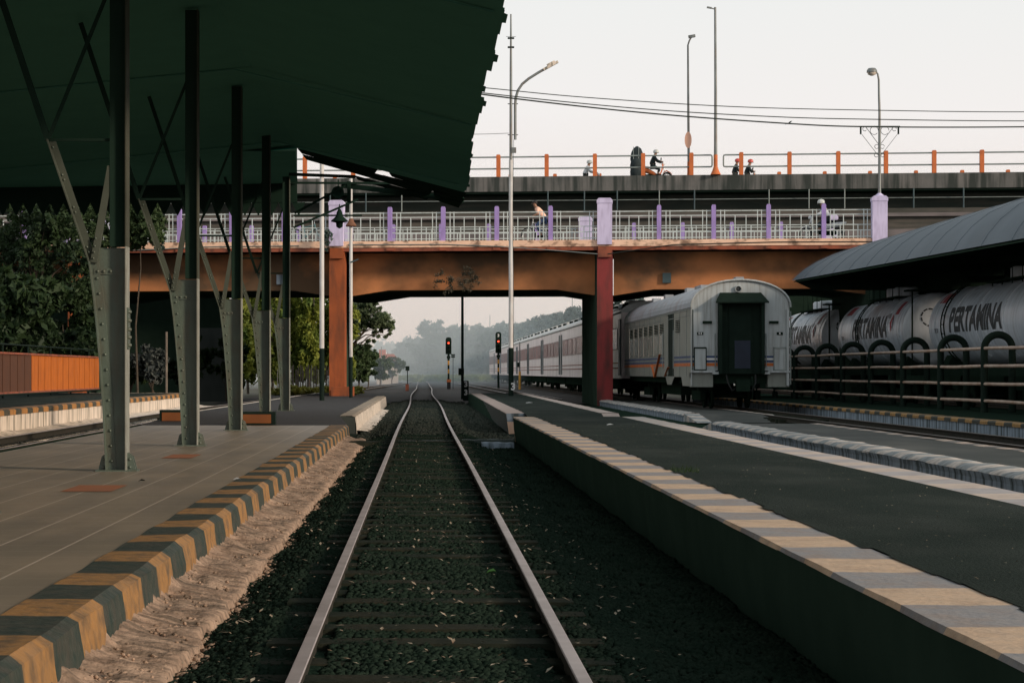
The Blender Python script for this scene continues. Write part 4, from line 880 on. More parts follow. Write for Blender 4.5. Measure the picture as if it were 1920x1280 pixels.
for s in (-1, 1):
    xa, xb = (TX - hw + .012, TX - .705) if s < 0 else (TX + .705, TX + hw - .012)
    for z0, z1, mm in ((1.573, 1.636, M['blue']), (1.503, 1.565, M['white']), (1.435, 1.50, M['blue']), (1.32, 1.415, M['orange'])):
        MB().box(xa, xb, Y0 - .006, Y0 - .001, z0, z1).build('stripe', mm, t)
    px0 = TX - 1.41 if s < 0 else TX + 1.03
    pb = MB(); pb.box(px0, px0 + .34, Y0 - .05, Y0 - .008, 1.22, 1.87); p_ = pb.build('end_hatch', M['car_white'], t)
    fr = MB()
    for q in ((px0 - .02, px0 + .36, 1.86, 1.90), (px0 - .02, px0 + .36, 1.19, 1.22)): fr.box(q[0], q[1], Y0 - .07, Y0 - .02, q[2], q[3])
    for xx in (px0 - .02, px0 + .34): fr.box(xx, xx + .025, Y0 - .07, Y0 - .02, 1.2, 1.88)
    fr.build('hatch_frame', M['frame_dark'] if s < 0 else M['pipe'], p_)
    MB().box(px0 + .08, px0 + .27, Y0 - .012, Y0 - .002, 2.27, 2.36).build('number_plate', M['black'], t)
    put_text('5 8' if s < 0 else '8', .085, (px0 + .175, Y0 - .014, 2.315), M['white'], t, bold=.003)
    x0_ = (TX - hw, TX - hw + .66) if s < 0 else (TX + hw - .66, TX + hw)
    MB().box(x0_[0], x0_[1], Y0 + .02, Y0 + .5, .68, 1.12).build('skirt', M['car_shaded'], t)
    MB().box(x0_[0] - (0 if s < 0 else .0), x0_[1] + (.05 if s < 0 else 0), Y0 - .12, Y0 + .02, 1.12, 1.179).build('step', M['car_white'], t)
    MB().box(TX + s * .78 - .1, TX + s * .78 + .1, Y0 - .2, Y0 - .02, 1.07, 1.14).build('step', M['car_white'], t)
MB().box(TX + hw - .10, TX + hw - .02, Y0 - .10, Y0 - .01, .72, 3.06).build('drain_pipe', M['car_white'], t)
MB().tube([(TX + hw + .03, Y0 - .05, .75), (TX + hw + .03, Y0 - .05, 3.0)], .02, 6).build('handrail', M['pipe'], t)
MB().box(TX - hw - .02, TX - hw + .015, Y0 - .03, Y0 + .05, .72, ze).build('corner_trim', M['car_white'], t)
for s in (-1, 1):
    MB().tube([(TX + s * .78, Y0 - .06, 1.3), (TX + s * .78, Y0 - .06, 2.3)], .016, 6).tube([(TX + s * .78, Y0, 1.3), (TX + s * .78, Y0 - .06, 1.3)], .016, 6).tube([(TX + s * .78, Y0, 2.3), (TX + s * .78, Y0 - .06, 2.3)], .016, 6).build('grab_bar', M['pipe'], t)
    MB().tube([(TX + s * .45, Y0 - .1, 1.05), (TX + s * .42, Y0 - .3, .8), (TX + s * .3, Y0 - .34, .55), (TX + s * .22, Y0 - .3, .62)], .028, 6).build('air_hose', M['tyre'], t)
    MB().box(TX + s * 1.02 - .14, TX + s * 1.02 + .14, Y0 - .05, Y0 - .001, 2.62, 2.70).build('marker_lamp', M['frame_dark'], t)
    MB().box(TX + s * 1.46 - .012, TX + s * 1.46 + .012, Y0 - .012, Y0 - .001, 1.2, 3.05).build('corner_seam', M['frame_dark'], t)
# side detail
S = TX - hw
b = MB()
for y in frange(66.6, 86.4, 11): b.box(S - .009, S - .002, y, y + .02, 1.0, 3.1)
b.box(S - .02, S - .002, Y0, Y1, 3.06, 3.10); b.box(S - .015, S - .002, Y0, Y1, 2.88, 2.90); b.build('panel_seam', M['pipe'], t)
b = MB(); [b.tube([(S - .05, y, 1.25), (S - .05, y, 2.5)], .018, 6) for y in (69.7, 72.75)]; b.build('handrail', M['pipe'], t)
MB().box(S - .006, S + .3, 70.0, 71.7, 1.0, 3.05).build('door_recess', M['black'], t)
MB().box(S - .03, S - .008, 71.45, 72.5, 1.05, 3.0).build('sliding_door', M['car_shaded'], t)
MB().add([(S - .007, Y0, .70), (S - .007, 67.6, .70), (S - .007, 67.9, .98), (S - .007, Y0, .98)], [(0, 1, 2, 3)]).build('skirt', M['car_shaded'], t)
MB().add([(S - .007, 70.6, .72), (S - .007, 71.8, .72), (S - .007, 72.3, .98), (S - .007, 69.8, .98)], [(0, 1, 2, 3)]).build('skirt', M['car_shaded'], t)
for i in range(7):
    y = 72.9 + i * 1.78; b = MB()
    for k in range(6): b.box(S - .03, S - .004, y, y + 1.1, 2.48 + k * .055, 2.50 + k * .055)
    w = b.build('louvre', M['frame_dark'], t); MB().box(S - .02, S - .003, y + 1.25, y + 1.31, 1.68, 2.82).build('window_post', M['wall_white'], w)
    MB().box(S - .012, S - .003, y, y + 1.2, 1.72, 2.4).build('window', mat('dim_window', (.20, .225, .205), (.15, .17, .155), 2, .25, spec=.5) if i == 0 else bpy.data.materials['dim_window'], t)
b = MB()
for k in range(7): b.box(S - .03, S - .004, 68.3, 69.4, 2.42 + k * .06, 2.44 + k * .06)
b.build('louvre', M['frame_dark'], t)
for z0, z1, mm in ((1.573, 1.636, M['blue']), (1.435, 1.50, M['blue']), (1.32, 1.415, M['orange'])):
    for (ya, yb) in ((Y0 + .05, 69.95), (72.55, Y1)): MB().box(S - .008, S - .001, ya, yb, z0, z1).build('stripe', mm, t)
z_ = MB()
for (ya, za, yb, zb) in ((76.4, 1.38, 75.4, .95), (75.4, .95, 73.8, 1.75), (72.2, 1.0, 71.2, 1.3)): z_.bar((S - .034, ya, za), (S - .034, yb, zb), .012, .09, (1, 0, 0))
z_.build('zigzag_mark', M['orange'], t)
def bogie(t, y, X=TX, n='bogie'):
    b = MB(); b.box(X - .95, X - .80, y - 1.1, y + 1.1, .25, .55); b.box(X + .80, X + .95, y - 1.1, y + 1.1, .25, .55); b.box(X - .9, X + .9, y - .2, y + .2, .35, .7)
    bo = b.build(n, M['frame_dark'], t)
    for yy in (y - .8, y + .8):
        w = MB()
        for xx in (X - .57, X + .57): w.lathe((xx, yy, .38), [(.38, -.05), (.40, -.04), (.38, .05), (.1, .06)], 18, 'x')
        w.tube([(X - .57, yy, .38), (X + .57, yy, .38)], .06, 8); w.build('wheelset', M['frame_dark'], bo)
bogie(t, 68.6); bogie(t, 83.6)
MB().box(TX - 1.3, TX + 1.3, Y0 + .2, Y1 - .2, .78, 1.17).box(TX - .9, TX + .9, 73, 79, .35, .78).build('underframe', M['frame_dark'], t)
MB().box(TX - .12, TX + .12, Y0 - .5, Y0 + .2, .6, .85).box(TX - .2, TX + .2, Y0 - .62, Y0 - .5, .55, .9).build('coupler', M['frame_dark'], t)
MB().tube([(TX + .35, Y0 - .05, 1.0), (TX + .36, Y0 - .15, .6), (TX + .34, Y0 - .1, .3)], .025, 6).build('brake_hose', M['frame_dark'], t)
# passenger coaches
def coach(y0):
    t = thing('passenger_coach', (TX, y0, -.17), 'x', 'railway coach'); L = 19.2; ze, zc = 3.62, 4.12
    b = MB(); b.box(TX - hw + .02, TX + hw - .02, y0, y0 + L, .87, ze - .001); b.build('body', M['car_far'], t)
    b = MB(); A = arc(hw, ze, zc, 14)
    for k in range(14):
        (xa, za), (xb, zb) = A[k], A[k + 1]; b.add([(TX + xa, y0, za), (TX + xb, y0, zb), (TX + xb, y0 + L, zb), (TX + xa, y0 + L, za)], [(0, 1, 2, 3)], True)
    b.add([(TX + x, y0, z) for x, z in A], [tuple(range(15))]).add([(TX + x, y0 + L, z) for x, z in A], [tuple(range(15))]); b.build('roof', M['roof_far'], t)
    MB().tube([(TX - hw - .01, y0, ze), (TX - hw - .01, y0 + L, ze)], .035, 6).build('gutter', M['pipe'], t)
    for yy in (y0 + 2.2, y0 + 7, y0 + 12, y0 + 16):
        b = MB(); b.box(TX - .95, TX - .25, yy, yy + 2.2, zc - .15, zc + .07); a = b.build('air_conditioner', M['roof_far'], t); MB().box(TX - 1.05, TX - .96, yy + .2, yy + 2.0, zc - .2, zc - .02).build('grille', M['frame_dark'], a)
    for (ya, yb) in ((y0 + 1.9, y0 + 5.9), (y0 + 6.6, y0 + 8.9), (y0 + 9.6, y0 + 12.4), (y0 + 13.1, y0 + 17.2)):
        w = MB().box(TX - hw - .004, TX - hw + .019, ya, yb, 2.12, 2.98).build('window', M['win'], t)
        b = MB(); n = int((yb - ya) / .5)
        for i in range(n + 1): b.box(TX - hw - .014, TX - hw - .005, ya + i * (yb - ya) / n - .02, ya + i * (yb - ya) / n + .02, 2.1, 3.0)
        b.box(TX - hw - .014, TX - hw - .005, ya, yb, 2.08, 2.12); b.box(TX - hw - .014, TX - hw - .005, ya, yb, 2.98, 3.02); b.build('window_bars', M['winbar'], w)
    for yy in (y0 + .25, y0 + L - 1.15):
        d = MB().box(TX - hw - .02, TX - hw + .019, yy, yy + .9, 1.0, 3.35).build('door', M['teal'], t); MB().box(TX - hw - .04, TX - hw - .021, yy + .1, yy + .16, 1.6, 2.6).build('handle', M['pipe'], d)
    for z0, z1 in ((1.50, 1.54), (1.28, 1.33)): MB().box(TX - hw - .003, TX - hw + .019, y0 + 1.3, y0 + L - 1.3, z0, z1).build('stripe', M['fascia_red'], t)
    MB().box(TX - 1.2, TX + 1.2, y0 + .3, y0 + L - .3, .45, .869).build('underframe', M['frame_dark'], t)
    bogie(t, y0 + 3); bogie(t, y0 + L - 3)
    MB().box(TX - .55, TX + .55, y0 - .35, y0, 1.0, 3.3).build('gangway', M['frame_dark'], t)
    return t
c1 = coach(88.6)
o_ = ['first', 'second', 'third', 'fourth', 'fifth', 'sixth', 'seventh', 'eighth', 'ninth']
for i in range(9):
    y = 88.6 + 19.6 * i; c_ = c1 if i == 0 else copy_tree(c1); c_.location = (TX, y, -.17)
    tag(c_, f'pale passenger coach with red reflections painted on its windows, {o_[i]} vehicle behind the grey coach', 'railway coach', 'pale passenger coaches beyond the bridge')

# ------------------------------------------------------------------ tank wagons
WX, WZ, WR = 18.26, 2.64, 1.31
def wrap_text(s, size, th, yc, parent, m, bold=.02, sx=1.0, R_=WR + .006, th0=0):
    me = textgeo(s, size, bold); bm = bmesh.new(); bm.from_mesh(me)
    for k in range(-14, 15):
        bmesh.ops.bisect_plane(bm, geom=bm.verts[:] + bm.edges[:] + bm.faces[:], plane_co=(0, k * .09, 0), plane_no=(0, 1, 0))
    bm.to_mesh(me); bm.free(); o = wloc(parent)
    for v in me.vertices:
        x, y = v.co.x * sx, v.co.y; a = th + y / WR
        v.co = Vector((WX - R_ * math.cos(a), yc - x, WZ + R_ * math.sin(a))) - o
    me.materials.clear(); me.materials.append(m); ob = bpy.data.objects.new('lettering', me); COL.objects.link(ob); ob.parent = parent; return ob
def patch(th0, th1, y0, y1, parent, m, name='marking', rr=.005):
    b = MB(); A = frange(th0, th1, 8); r = WR + rr; vs = []
    for a in A: vs += [(WX - r * math.cos(a), y0, WZ + r * math.sin(a)), (WX - r * math.cos(a), y1, WZ + r * math.sin(a))]
    b.add(vs, [(i * 2, i * 2 + 1, i * 2 + 3, i * 2 + 2) for i in range(8)], True); return b.build(name, m, parent)
def tank(y0, y1, lb, near):
    t = thing('tank_wagon', (WX, y0, .02), lb, 'tank wagon', 'silver tank wagons behind the pipe fence'); L = y1 - y0
    b = MB(); prof = [(WR, 0)] + [(WR, L * q) for q in frange(.1, 1, 9)]
    b.lathe((WX, y0, WZ), prof, 48, 'y'); b.build('tank', M['tank'], t)
    for (yy, s) in ((y0, -1), (y1, 1)): MB().lathe((WX, yy, WZ), [(WR, 0), (WR * .96, s * .12), (WR * .8, s * .25), (WR * .5, s * .36), (WR * .15, s * .40), (.01, s * .40)], 48, 'y').build('end_cap', M['tank_cap'], t)
    for q in (.05, .22, .40, .60, .78, .95):
        b = MB(); yy = y0 + L * q; b.tube([(WX - (WR + .004) * math.cos(a), yy, WZ + (WR + .004) * math.sin(a)) for a in frange(-.9, math.pi + .9, 40)], .012, 5); b.build('weld_band', M['tank_cap'], t)
    ym = (y0 + y1) / 2
    for (a, b_) in ((ym - 1.1, ym - .2), (ym + .3, ym + 1.2)):
        d = MB().lathe((WX, (a + b_) / 2, WZ + WR - .1), [(.45, 0), (.45, .42), (.40, .48), (.05, .5)], 28).build('dome', M['tank_cap'], t)
    rl = MB()
    for yy in frange(ym - 2.2, ym + 2.2, 4):
        for s in (-1, 1): rl.tube([(WX + s * .62, yy, WZ + WR - .2), (WX + s * .62, yy, WZ + WR + .75)], .018, 6)
    for s in (-1, 1): rl.tube([(WX + s * .62, ym - 2.2, WZ + WR + .72), (WX + s * .62, ym + 2.2, WZ + WR + .72)], .018, 6)
    rl.build('top_railing', M['frame_dark'], t)
    MB().box(WX - .75, WX + .75, ym - 2.4, ym + 2.4, WZ + WR - .06, WZ + WR + .0).build('walkway', M['frame_dark'], t)
    yl = ym + (1.5 if not near else 5.2); R1 = WR + .14
    ld = MB()
    for yy in (yl - .2, yl + .2): ld.tube([(WX - R1 * math.cos(a), yy, WZ + R1 * math.sin(a)) for a in frange(-.9, 1.15, 16)], .024, 6)
    for a in frange(-.8, 1.05, 9): ld.tube([(WX - R1 * math.cos(a), yl - .2, WZ + R1 * math.sin(a)), (WX - R1 * math.cos(a), yl + .2, WZ + R1 * math.sin(a))], .015, 5)
    ld.build('ladder', M['frame_dark'], t)
    MB().box(WX - 1.15, WX + 1.15, y0 - .6, y1 + .6, 1.02, 1.30).build('underframe', M['frame_dark'], t)
    [MB().prism([(WX - 1.1, 1.3), (WX + 1.1, 1.3), (WX + .9, 1.7), (WX - .9, 1.7)], a_, a_ + .8).build('saddle', M['frame_dark'], t) for a_ in (y0 + .8, y1 - 1.6)]
    b = MB()
    for yy in (y0 - .35, ): # end platform with shelter hoop
        for s in (-1, 1): b.tube([(WX + s * 1.05, yy, 1.3), (WX + s * 1.05, yy, WZ + WR + .05)], .03, 6)
        b.box(WX - 1.25, WX + 1.2, yy - .3, yy + .45, WZ + WR + .02, WZ + WR + .08)
    b.build('end_platform', M['frame_dark'], t)
    bogie(t, y0 + 2, WX); bogie(t, y1 - 2, WX); 
    wrap_text('PERTAMINA', 1.05, .10, ym - .1 + (0 if not near else 1.9), t, M['ink'], .05, 1.10)
    patch(.62, .98, y1 - 1.6, y1 - .5, t, M['red_mark']); patch(.45, .9, y0 + 1.2, y0 + 1.75, t, M['red_mark'])
    wrap_text('1120', .26, .42, y0 + .8 if near else y0 + 2.6, t, M['ink'], .006)
    dm = MB(); ydm = ym - 4.6 if near else ym - 4.0
    r = WR + .007; P = []
    for (dy, da) in ((0, .27), (.24, 0), (0, -.27), (-.24, 0)): P.append((WX - r * math.cos(.22 + da), ydm + dy, WZ + r * math.sin(.22 + da)))
    dm.add(P, [(0, 1, 2, 3)]); dm.v = [(v[0] - .03, v[1], v[2]) for v in dm.v]; dm.build('hazard_diamond', M['red_mark'], t)
    wrap_text('TK 30', .2, -.12, y1 - 1.0, t, M['ink'], .006)
    # ring pair on the near end
    b = MB()
    for cx_ in (-.22, .22):
        for k in range(10):
            a0 = k * .628; b.tube([(WX - .2 + cx_ + .30 * math.cos(a), y0 - .30, WZ + .42 + .30 * math.sin(a)) for a in frange(a0, a0 + .46, 4)], .026, 5)
    b.v = [(v[0], y0 - .40 * math.sqrt(max(0, 1 - min(1, ((v[0] - WX) ** 2 + (v[2] - WZ) ** 2) / WR ** 2))) - .012 + (v[1] - y0 + .30) * .3, v[2]) for v in b.v]
    b.build('ring_emblem', M['ink'], t)
    return t
tank(56.2, 71.4, 'nearest silver tank wagon at the right edge of the view, black lettering clear', True)
tank(75.3, 87.0, 'middle silver tank wagon with linked ring emblem on its end', False)
tank(90.6, 102.3, 'farthest silver tank wagon, next to the grey coach', False)

# pipe fence with hoop posts
t = thing('pipe_fence', (14.5, 45, .1), 'black hooped posts with four pale rusty pipes in front of the tank wagons', 'fence')
for i in range(11):
    y = 50.4 + 4.65 * (i - 1)
    pts = [(15.22, y, .1), (15.22, y, 1.72)] + [(14.86 + .36 * math.cos(a), y, 1.74 + .36 * math.sin(a)) for a in frange(.1, math.pi - .1, 14)] + [(14.5, y, 1.72), (14.5, y, .1)]
    MB().tube(pts, [.095] * len(pts), 12).build('hoop_post', M['black'], t)
for z in (1.74, 1.28, .83, .38):
    pts = [(14.5, y, z + .02 * noise.noise(Vector((y * .3, z * 4, 0)))) for y in frange(44, 98, 54)]
    MB().tube(pts, .044, 8).build('pipe', mat('pipe_rusty_white', (.42, .34, .28), (.30, .22, .17), 2, .6, stain_or_tone=(.20, .09, .04), sscale=(1, 1.4, 1), samt=.6) if z == 1.74 else bpy.data.materials['pipe_rusty_white'], t)

# right canopy
t = thing('goods_canopy', (20, 60, 0), 'long slate grey vaulted canopy over the tank wagons on the right', 'canopy')
prof = [(x_ * .92, h_ * .92) for x_, h_ in [(15.55, 3.86), (15.75, 4.07), (16.1, 4.36), (16.6, 4.66), (17.3, 4.97), (18.3, 5.30), (19.6, 5.60), (21, 5.78), (23, 5.86), (25, 5.7), (27, 5.2)]]
b = MB(); ysx = frange(26, 82.6, 40); vs = []
for y in ysx:
    q = (82.6 - y) / 30
    for j, (x, h) in enumerate(prof): vs.append((x + .0, y, CZ + h + (-.34 * q if j == 0 else (-.22 * q if j == 1 else (-.1 * q if j == 2 else 0)))))
n = len(prof); b.add(vs, [(i * n + j, i * n + j + 1, (i + 1) * n + j + 1, (i + 1) * n + j) for i in range(40) for j in range(n - 1)], True)
b.build('roof_sheet', M['slate'], t)
b3 = MB()
for k in range(0, 41, 2): b3.tube([(v[0] - .01, v[1] + .3, v[2] + .012) for v in vs[k * n:(k + 1) * n]], .005, 4)
b3.build('sheet_lap', M['slate'], t)
b2 = MB(); b2.add([(v[0] + .06, v[1], v[2] - .07) for v in vs], b.f, True); b2.build('lining', M['under'], t)
gp = [(x + .06, CZ + h - .08) for x, h in prof]
MB().prism([gp[0]] + gp[1:] + [(24.8, 4.2), (15.0, 4.3)], 81.9, 82.0).build('shade_screen', M['frame_dark'], t)  # added dark sheet standing for the gloom under the canopy
for y in frange(33, 81.5, 8):
    b = MB(); b.bar((14.9, y, CZ + 3.5), (24.6, y, CZ + 3.9), .12, .2); b.bar((20.7, y, .0), (20.7, y, CZ + 3.8), .22, .22); b.bar((24.4, y, 0), (24.4, y, CZ + 4.4), .22, .22)
    b.build('portal_frame', M['frame_dark'], t)
MB().box(27.1, 27.3, 30, 131, -.2, 6.2).box(19.2, 27.1, 130.8, 131, -.2, 7.6).build('back_wall', M['frame_dark'], t)  # back wall, plus an added dark end wall shutting out sky gaps

# orange slat fence at far left
t = thing('slat_fence', (-11.8, 60, .4), 'orange panel fence with dark gaps on the far left platform', 'fence')
y = 52.0
while y < 77.5:
    mm = M['slat_orange'] if y > 63.6 else mat('slat_shaded', (.10, .04, .02), (.08, .035, .02), 3, .7) if 'slat_shaded' not in bpy.data.materials else bpy.data.materials['slat_shaded']  # browner copy of the orange for the panels in shadow
    w = 1.12; MB().box(-11.82, -11.78, y + .05, y + w - .05, .56, 1.66).build('panel', mm, t); y += w
MB().box(-11.99, -11.91, 52, 77.5, .56, 1.66).build('gap_shade', M['black'], t)  # added dark board that keeps the gaps between panels dark
MB().box(-11.9, -11.83, 52, 77.5, 1.55, 1.65).box(-11.9, -11.83, 52, 77.5, .6, .7).box(-11.77, -11.74, 52, 77.5, 1.645, 1.70).box(-11.77, -11.74, 52, 77.5, .52, .57).build('frame_rail', M['fascia_red'], t)
b = MB(); b.tube([(-12.2, 48, 1.95), (-12.2, 84, 1.95)], .03, 6); b.tube([(-11.6, 48, .50), (-11.6, 84, .50)], .03, 6)
for y in frange(50, 82, 8): b.tube([(-12.2, y, .38), (-12.2, y, 1.95)], .03, 6)
b.build('hand_rail', M['black'], t)

# ------------------------------------------------------------------ vegetation
def leaves(blobs, n, size, seed, droop=0.0, shell=.55, elong=1.7):
    r = np.random.default_rng(seed); out = []
    vol = np.array([b[3] * b[4] * b[5] for b in blobs]) ** .8; cnt = (n * vol / vol.sum()).astype(int) + 1
    for (cx, cy, cz, rx, ry, rz_), k in zip(blobs, cnt):
        nc = max(4, k // 38); d = r.normal(size=(nc, 3)); d /= np.linalg.norm(d, axis=1)[:, None]
        rad = shell + (1 - shell) * r.random(nc) ** .5; cc = d * rad[:, None]
        idx = r.integers(0, nc, k); p = cc[idx] + r.normal(size=(k, 3)) * .13
        p = p * np.array([rx, ry, rz_]) + np.array([cx, cy, cz]); p[:, 2] -= droop * r.random(k); out.append(p)
    P = np.concatenate(out); k = len(P); s = size * (.55 + .9 * r.random(k))
    a = r.normal(size=(k, 3)); a[:, 2] -= droop * .8; a /= np.linalg.norm(a, axis=1)[:, None]; b = r.normal(size=(k, 3)); b -= (a * b).sum(1)[:, None] * a; b /= np.linalg.norm(b, axis=1)[:, None]
    A = a * (s * elong * .5)[:, None]; B = b * (s * .42)[:, None]
    V = np.stack([P - A, P + B - A * .1, P + A, P - B - A * .1], 1).reshape(-1, 3); Fc = np.arange(4 * k).reshape(-1, 4)
    return V, Fc
def tree(name, lb, base, h, blobs, n, size, m, tm=None, tr=.18, seed=1, group=None, droop=0, cat='tree', limbs=True):
    t = thing(name, base, lb, cat, group); bx_, by_, bz_ = base; r = random.Random(seed)
    b = MB(); b.tube([(bx_, by_, bz_), (bx_ + r.uniform(-.1, .1), by_, bz_ + h * .35), (bx_ + r.uniform(-.3, .3), by_, bz_ + h * .65), (bx_ + r.uniform(-.3, .3), by_, bz_ + h * .85)], [tr, tr * .75, tr * .5, tr * .2], 8)
    if limbs:
        for (cx, cy, cz, rx, ry, rz_) in blobs[:14]:
            st = Vector((bx_, by_, bz_ + h * r.uniform(.3, .6))); e = Vector((cx, cy, cz)); mid = (st + e) / 2 + Vector((0, 0, .08 * h)); b.tube([st, mid, e], [tr * .4, tr * .25, tr * .08], 6)
    b.build('trunk', tm or M['trunk'], t)
    V, Fc = leaves(blobs, n, size, seed, droop); nmesh('crown', V, Fc, m, t)
    return t
def blobset(cx, cy, cz, R1, H1, n, s, seed, ry=None):
    r = random.Random(seed); out = []
    for _ in range(n):
        a = r.uniform(0, 6.28); q = r.random() ** .5; z = r.uniform(-1, 1); k = math.sqrt(max(.05, 1 - z * z * .8))
        sc = s * r.uniform(.6, 1.3); out.append((cx + R1 * q * k * math.cos(a), cy + (ry or R1) * q * k * math.sin(a), cz + H1 * z, sc, sc, sc * .8))
    return out
# dark trees at far left behind the orange fence
for i, (px, Y, yt, yb, w, m, lb) in enumerate(((-40, 84, 330, 640, 2.6, 'leaf_dark', 'dark broad tree at the left edge, its leaves hanging under the roof'), (60, 79, 380, 600, 2.0, 'leaf_dark', 'dark leafy tree just above the orange panels'),
        (165, 82.5, 390, 560, 1.35, 'leaf_mid', 'small leaved tree left of the nearest column, catching light'), (258, 83.6, 370, 462, .75, 'leaf_mid', 'leafy branch top against the left end of the bridge railing'), (20, 74, 520, 665, 1.5, 'leaf_dark', 'bushy shrub with long leaves behind the orange panels'), (120, 80, 560, 690, 1.4, 'leaf_dark', 'dark shrub right above the end of the orange panels'))):
    a, b_ = at(px, yt, Y), at(px, yb, Y); zc_ = (a.z + b_.z) / 2; H1 = (a.z - b_.z) / 2
    tree('broadleaf_tree', lb, (a.x, Y, .3), zc_ + .5, blobset(a.x, Y, zc_, w, H1 * .9, 16, .8 if w > 1.4 else .5, i + 3), 15000, .11 if i < 4 else .22, M[m], seed=i + 11, group=None, tr=.13 if w > 1.4 else .05, limbs=w > 1.4)
# grey wall, added dark backdrop + shrubs below left span
t = thing('boundary_wall', (-9.5, 92, -.2), 'dim grey wall seen under the left span of the bridge', 'wall')
p0, p1 = at(374, 0, 100), at(425, 0, 100)
MB().box(-10.8, -8.6, 99.8, 100.2, -.25, 3.2).build('wall', M['grey_wall'], t)
t2 = thing('rear_wall', (-16, 106, -.2), 'long dark backdrop standing for trees under the left span', 'wall'); MB().box(-40, -10.4, 112, 112.4, -.25, 6.6).build('wall', M['frame_dark'], t2)  # added backdrop in place of dense trees, fills the bright gap
for i, (px, Y, yt, yb, w, lb) in enumerate(((285, 88, 655, 705, .55, 'dark plant with pale glints painted on its leaves between the first two columns'), (245, 89, 660, 720, .7, 'low dark plant just right of the nearest column'), (350, 95, 620, 735, 1.0, 'dark bush behind the second column'), (425, 97, 640, 735, .9, 'dark bush behind the third column'))):
    a, b_ = at(px, yt, Y), at(px, yb, Y)
    tree('shrub', lb, (a.x, Y, -.2), (a.z + .2) * .6, blobset(a.x, Y, (a.z + b_.z) / 2, w, (a.z - b_.z) / 2 * .8, 9, .4, i + 60), 1600, .22, leafmat('leaf_glint', (.14, .155, .15), (.010, .020, .014), 9, .1) if i == 0 else M['leaf_dark'], seed=i + 70, cat='shrub', tr=.05)  # pale tone of the first plant stands for white reflections on leaves
Y = 87; p = at(312, 0, Y); o = MB().tube([(p.x, Y, -.2), (p.x, Y, CZ + (CY - 622) * Y / F)], .05, 8).build('wooden_post', M['trunk_pale']); tag(o, 'thin bare brown post left of the second column', 'post')
# row of drooping ashoka trees beyond the bridge
for i in range(10):
    px = 442 + i * 23; Y = 128 + (i % 3) * 2.5 + i * .8; a = at(px, 545, Y); X = a.x
    bl = []; r = random.Random(i)
    for k in range(14):
        z = 1.6 + (8.2 - 1.6) * k / 13 * r.uniform(.9, 1.1); w = .62 * (1.15 - .5 * k / 13); bl.append((X + r.uniform(-.4, .4), Y + r.uniform(-.3, .3), z, w, w, .75))
    tree('ashoka_tree', ['weeping lime green ashoka tree at the left end of the row behind the columns', 'second weeping ashoka tree, seen between the third and fourth columns', 'third weeping ashoka tree, partly behind the fourth column', 'fourth weeping ashoka tree in the sunlit row', 'fifth weeping ashoka tree, right beside the last column', 'brightest weeping ashoka tree, between the last column and the white pole',
         'seventh weeping ashoka tree, just left of the white pole', 'eighth weeping ashoka tree, partly hidden by the white pole', 'ninth weeping ashoka tree, left of the orange pier', 'last weeping ashoka tree of the row, right by the orange pier'][i],
         (X, Y, -.2), 8, bl, 7500, .19, M['leaf_lime'], M['trunk_pale'], .09, seed=i + 30, group='weeping ashoka trees beyond the bridge', droop=.45, limbs=False)
t = thing('picket_fence', at(560, 735, 134), 'pale weathered stakes under the lime green trees', 'fence')
for i in range(46):
    px = 520 + i * 3.1 + random.uniform(-.6, .6); Y = 126.5; p = at(px, 0, Y); zt = random.uniform(1.25, 1.6)
    MB().tube([(p.x, Y, -.2), (p.x + random.uniform(-.05, .05), Y, zt)], random.uniform(.025, .045), 6).build('stake', M['trunk_pale'] if random.random() < .75 else M['wall_white'], t)
V, Fc = leaves([(at(x, 0, 122).x, 122, .05, .8, 1.2, .28) for x in range(515, 660, 14)], 3500, .16, 5)
o = nmesh('ground_cover', V, Fc, leafmat('leaf_yellow', (.34, .30, .05), (.14, .16, .04), 1.5)); tag(o, 'yellow green ground cover along the foot of the stakes', 'ground cover', kind='stuff')
# overhanging tree right of the orange pier
Y = 138
bl = [(at(x, y, Y).x, Y + random.uniform(-1, 1), at(x, y, Y).z, s, s, s * .8) for (x, y, s) in ((668, 590, .8), (690, 585, .8), (706, 592, .75), (720, 602, .6), (727, 615, .45), (712, 612, .6), (695, 605, .55), (670, 612, .7), (698, 632, .4), (694, 645, .35), (722, 628, .35), (660, 640, .6), (672, 578, .7), (655, 600, 1.0), (690, 570, .5), (708, 577, .45))]
tree('broadleaf_tree', 'grey green tree with overhanging branches right of the orange pier', (at(650, 0, Y).x, Y, -.2), 5, bl, 11000, .12, leafmat('leaf_soft', (.15, .20, .10), (.07, .10, .055)), seed=91, tr=.16)
for i, (px, Y, yt, yb, w, lb) in enumerate(((672, 142, 640, 710, 1.1, 'round green shrub at the foot of the overhanging tree'), (690, 165, 655, 712, 1.1, 'green shrub beside the left track, nearest the clay roofed house'), (655, 136, 650, 715, .9, 'shrub showing just right of the orange pier'), (735, 215, 672, 705, 1.8, 'low bush by the clay roofed house'), (712, 195, 672, 708, 1.6, 'dusty bush between the left track and the house'))):
    a, b_ = at(px, yt, Y), at(px, yb, Y)
    tree('shrub', lb, (a.x, Y, -.2), max(.5, (a.z + .2) * .6), blobset(a.x, Y, (a.z + b_.z) / 2, w * .7, (a.z - b_.z) / 2 * .8, 12, .5, i + 160), 3200, .17, M['leaf_mid'], seed=i + 170, cat='shrub', tr=.06)
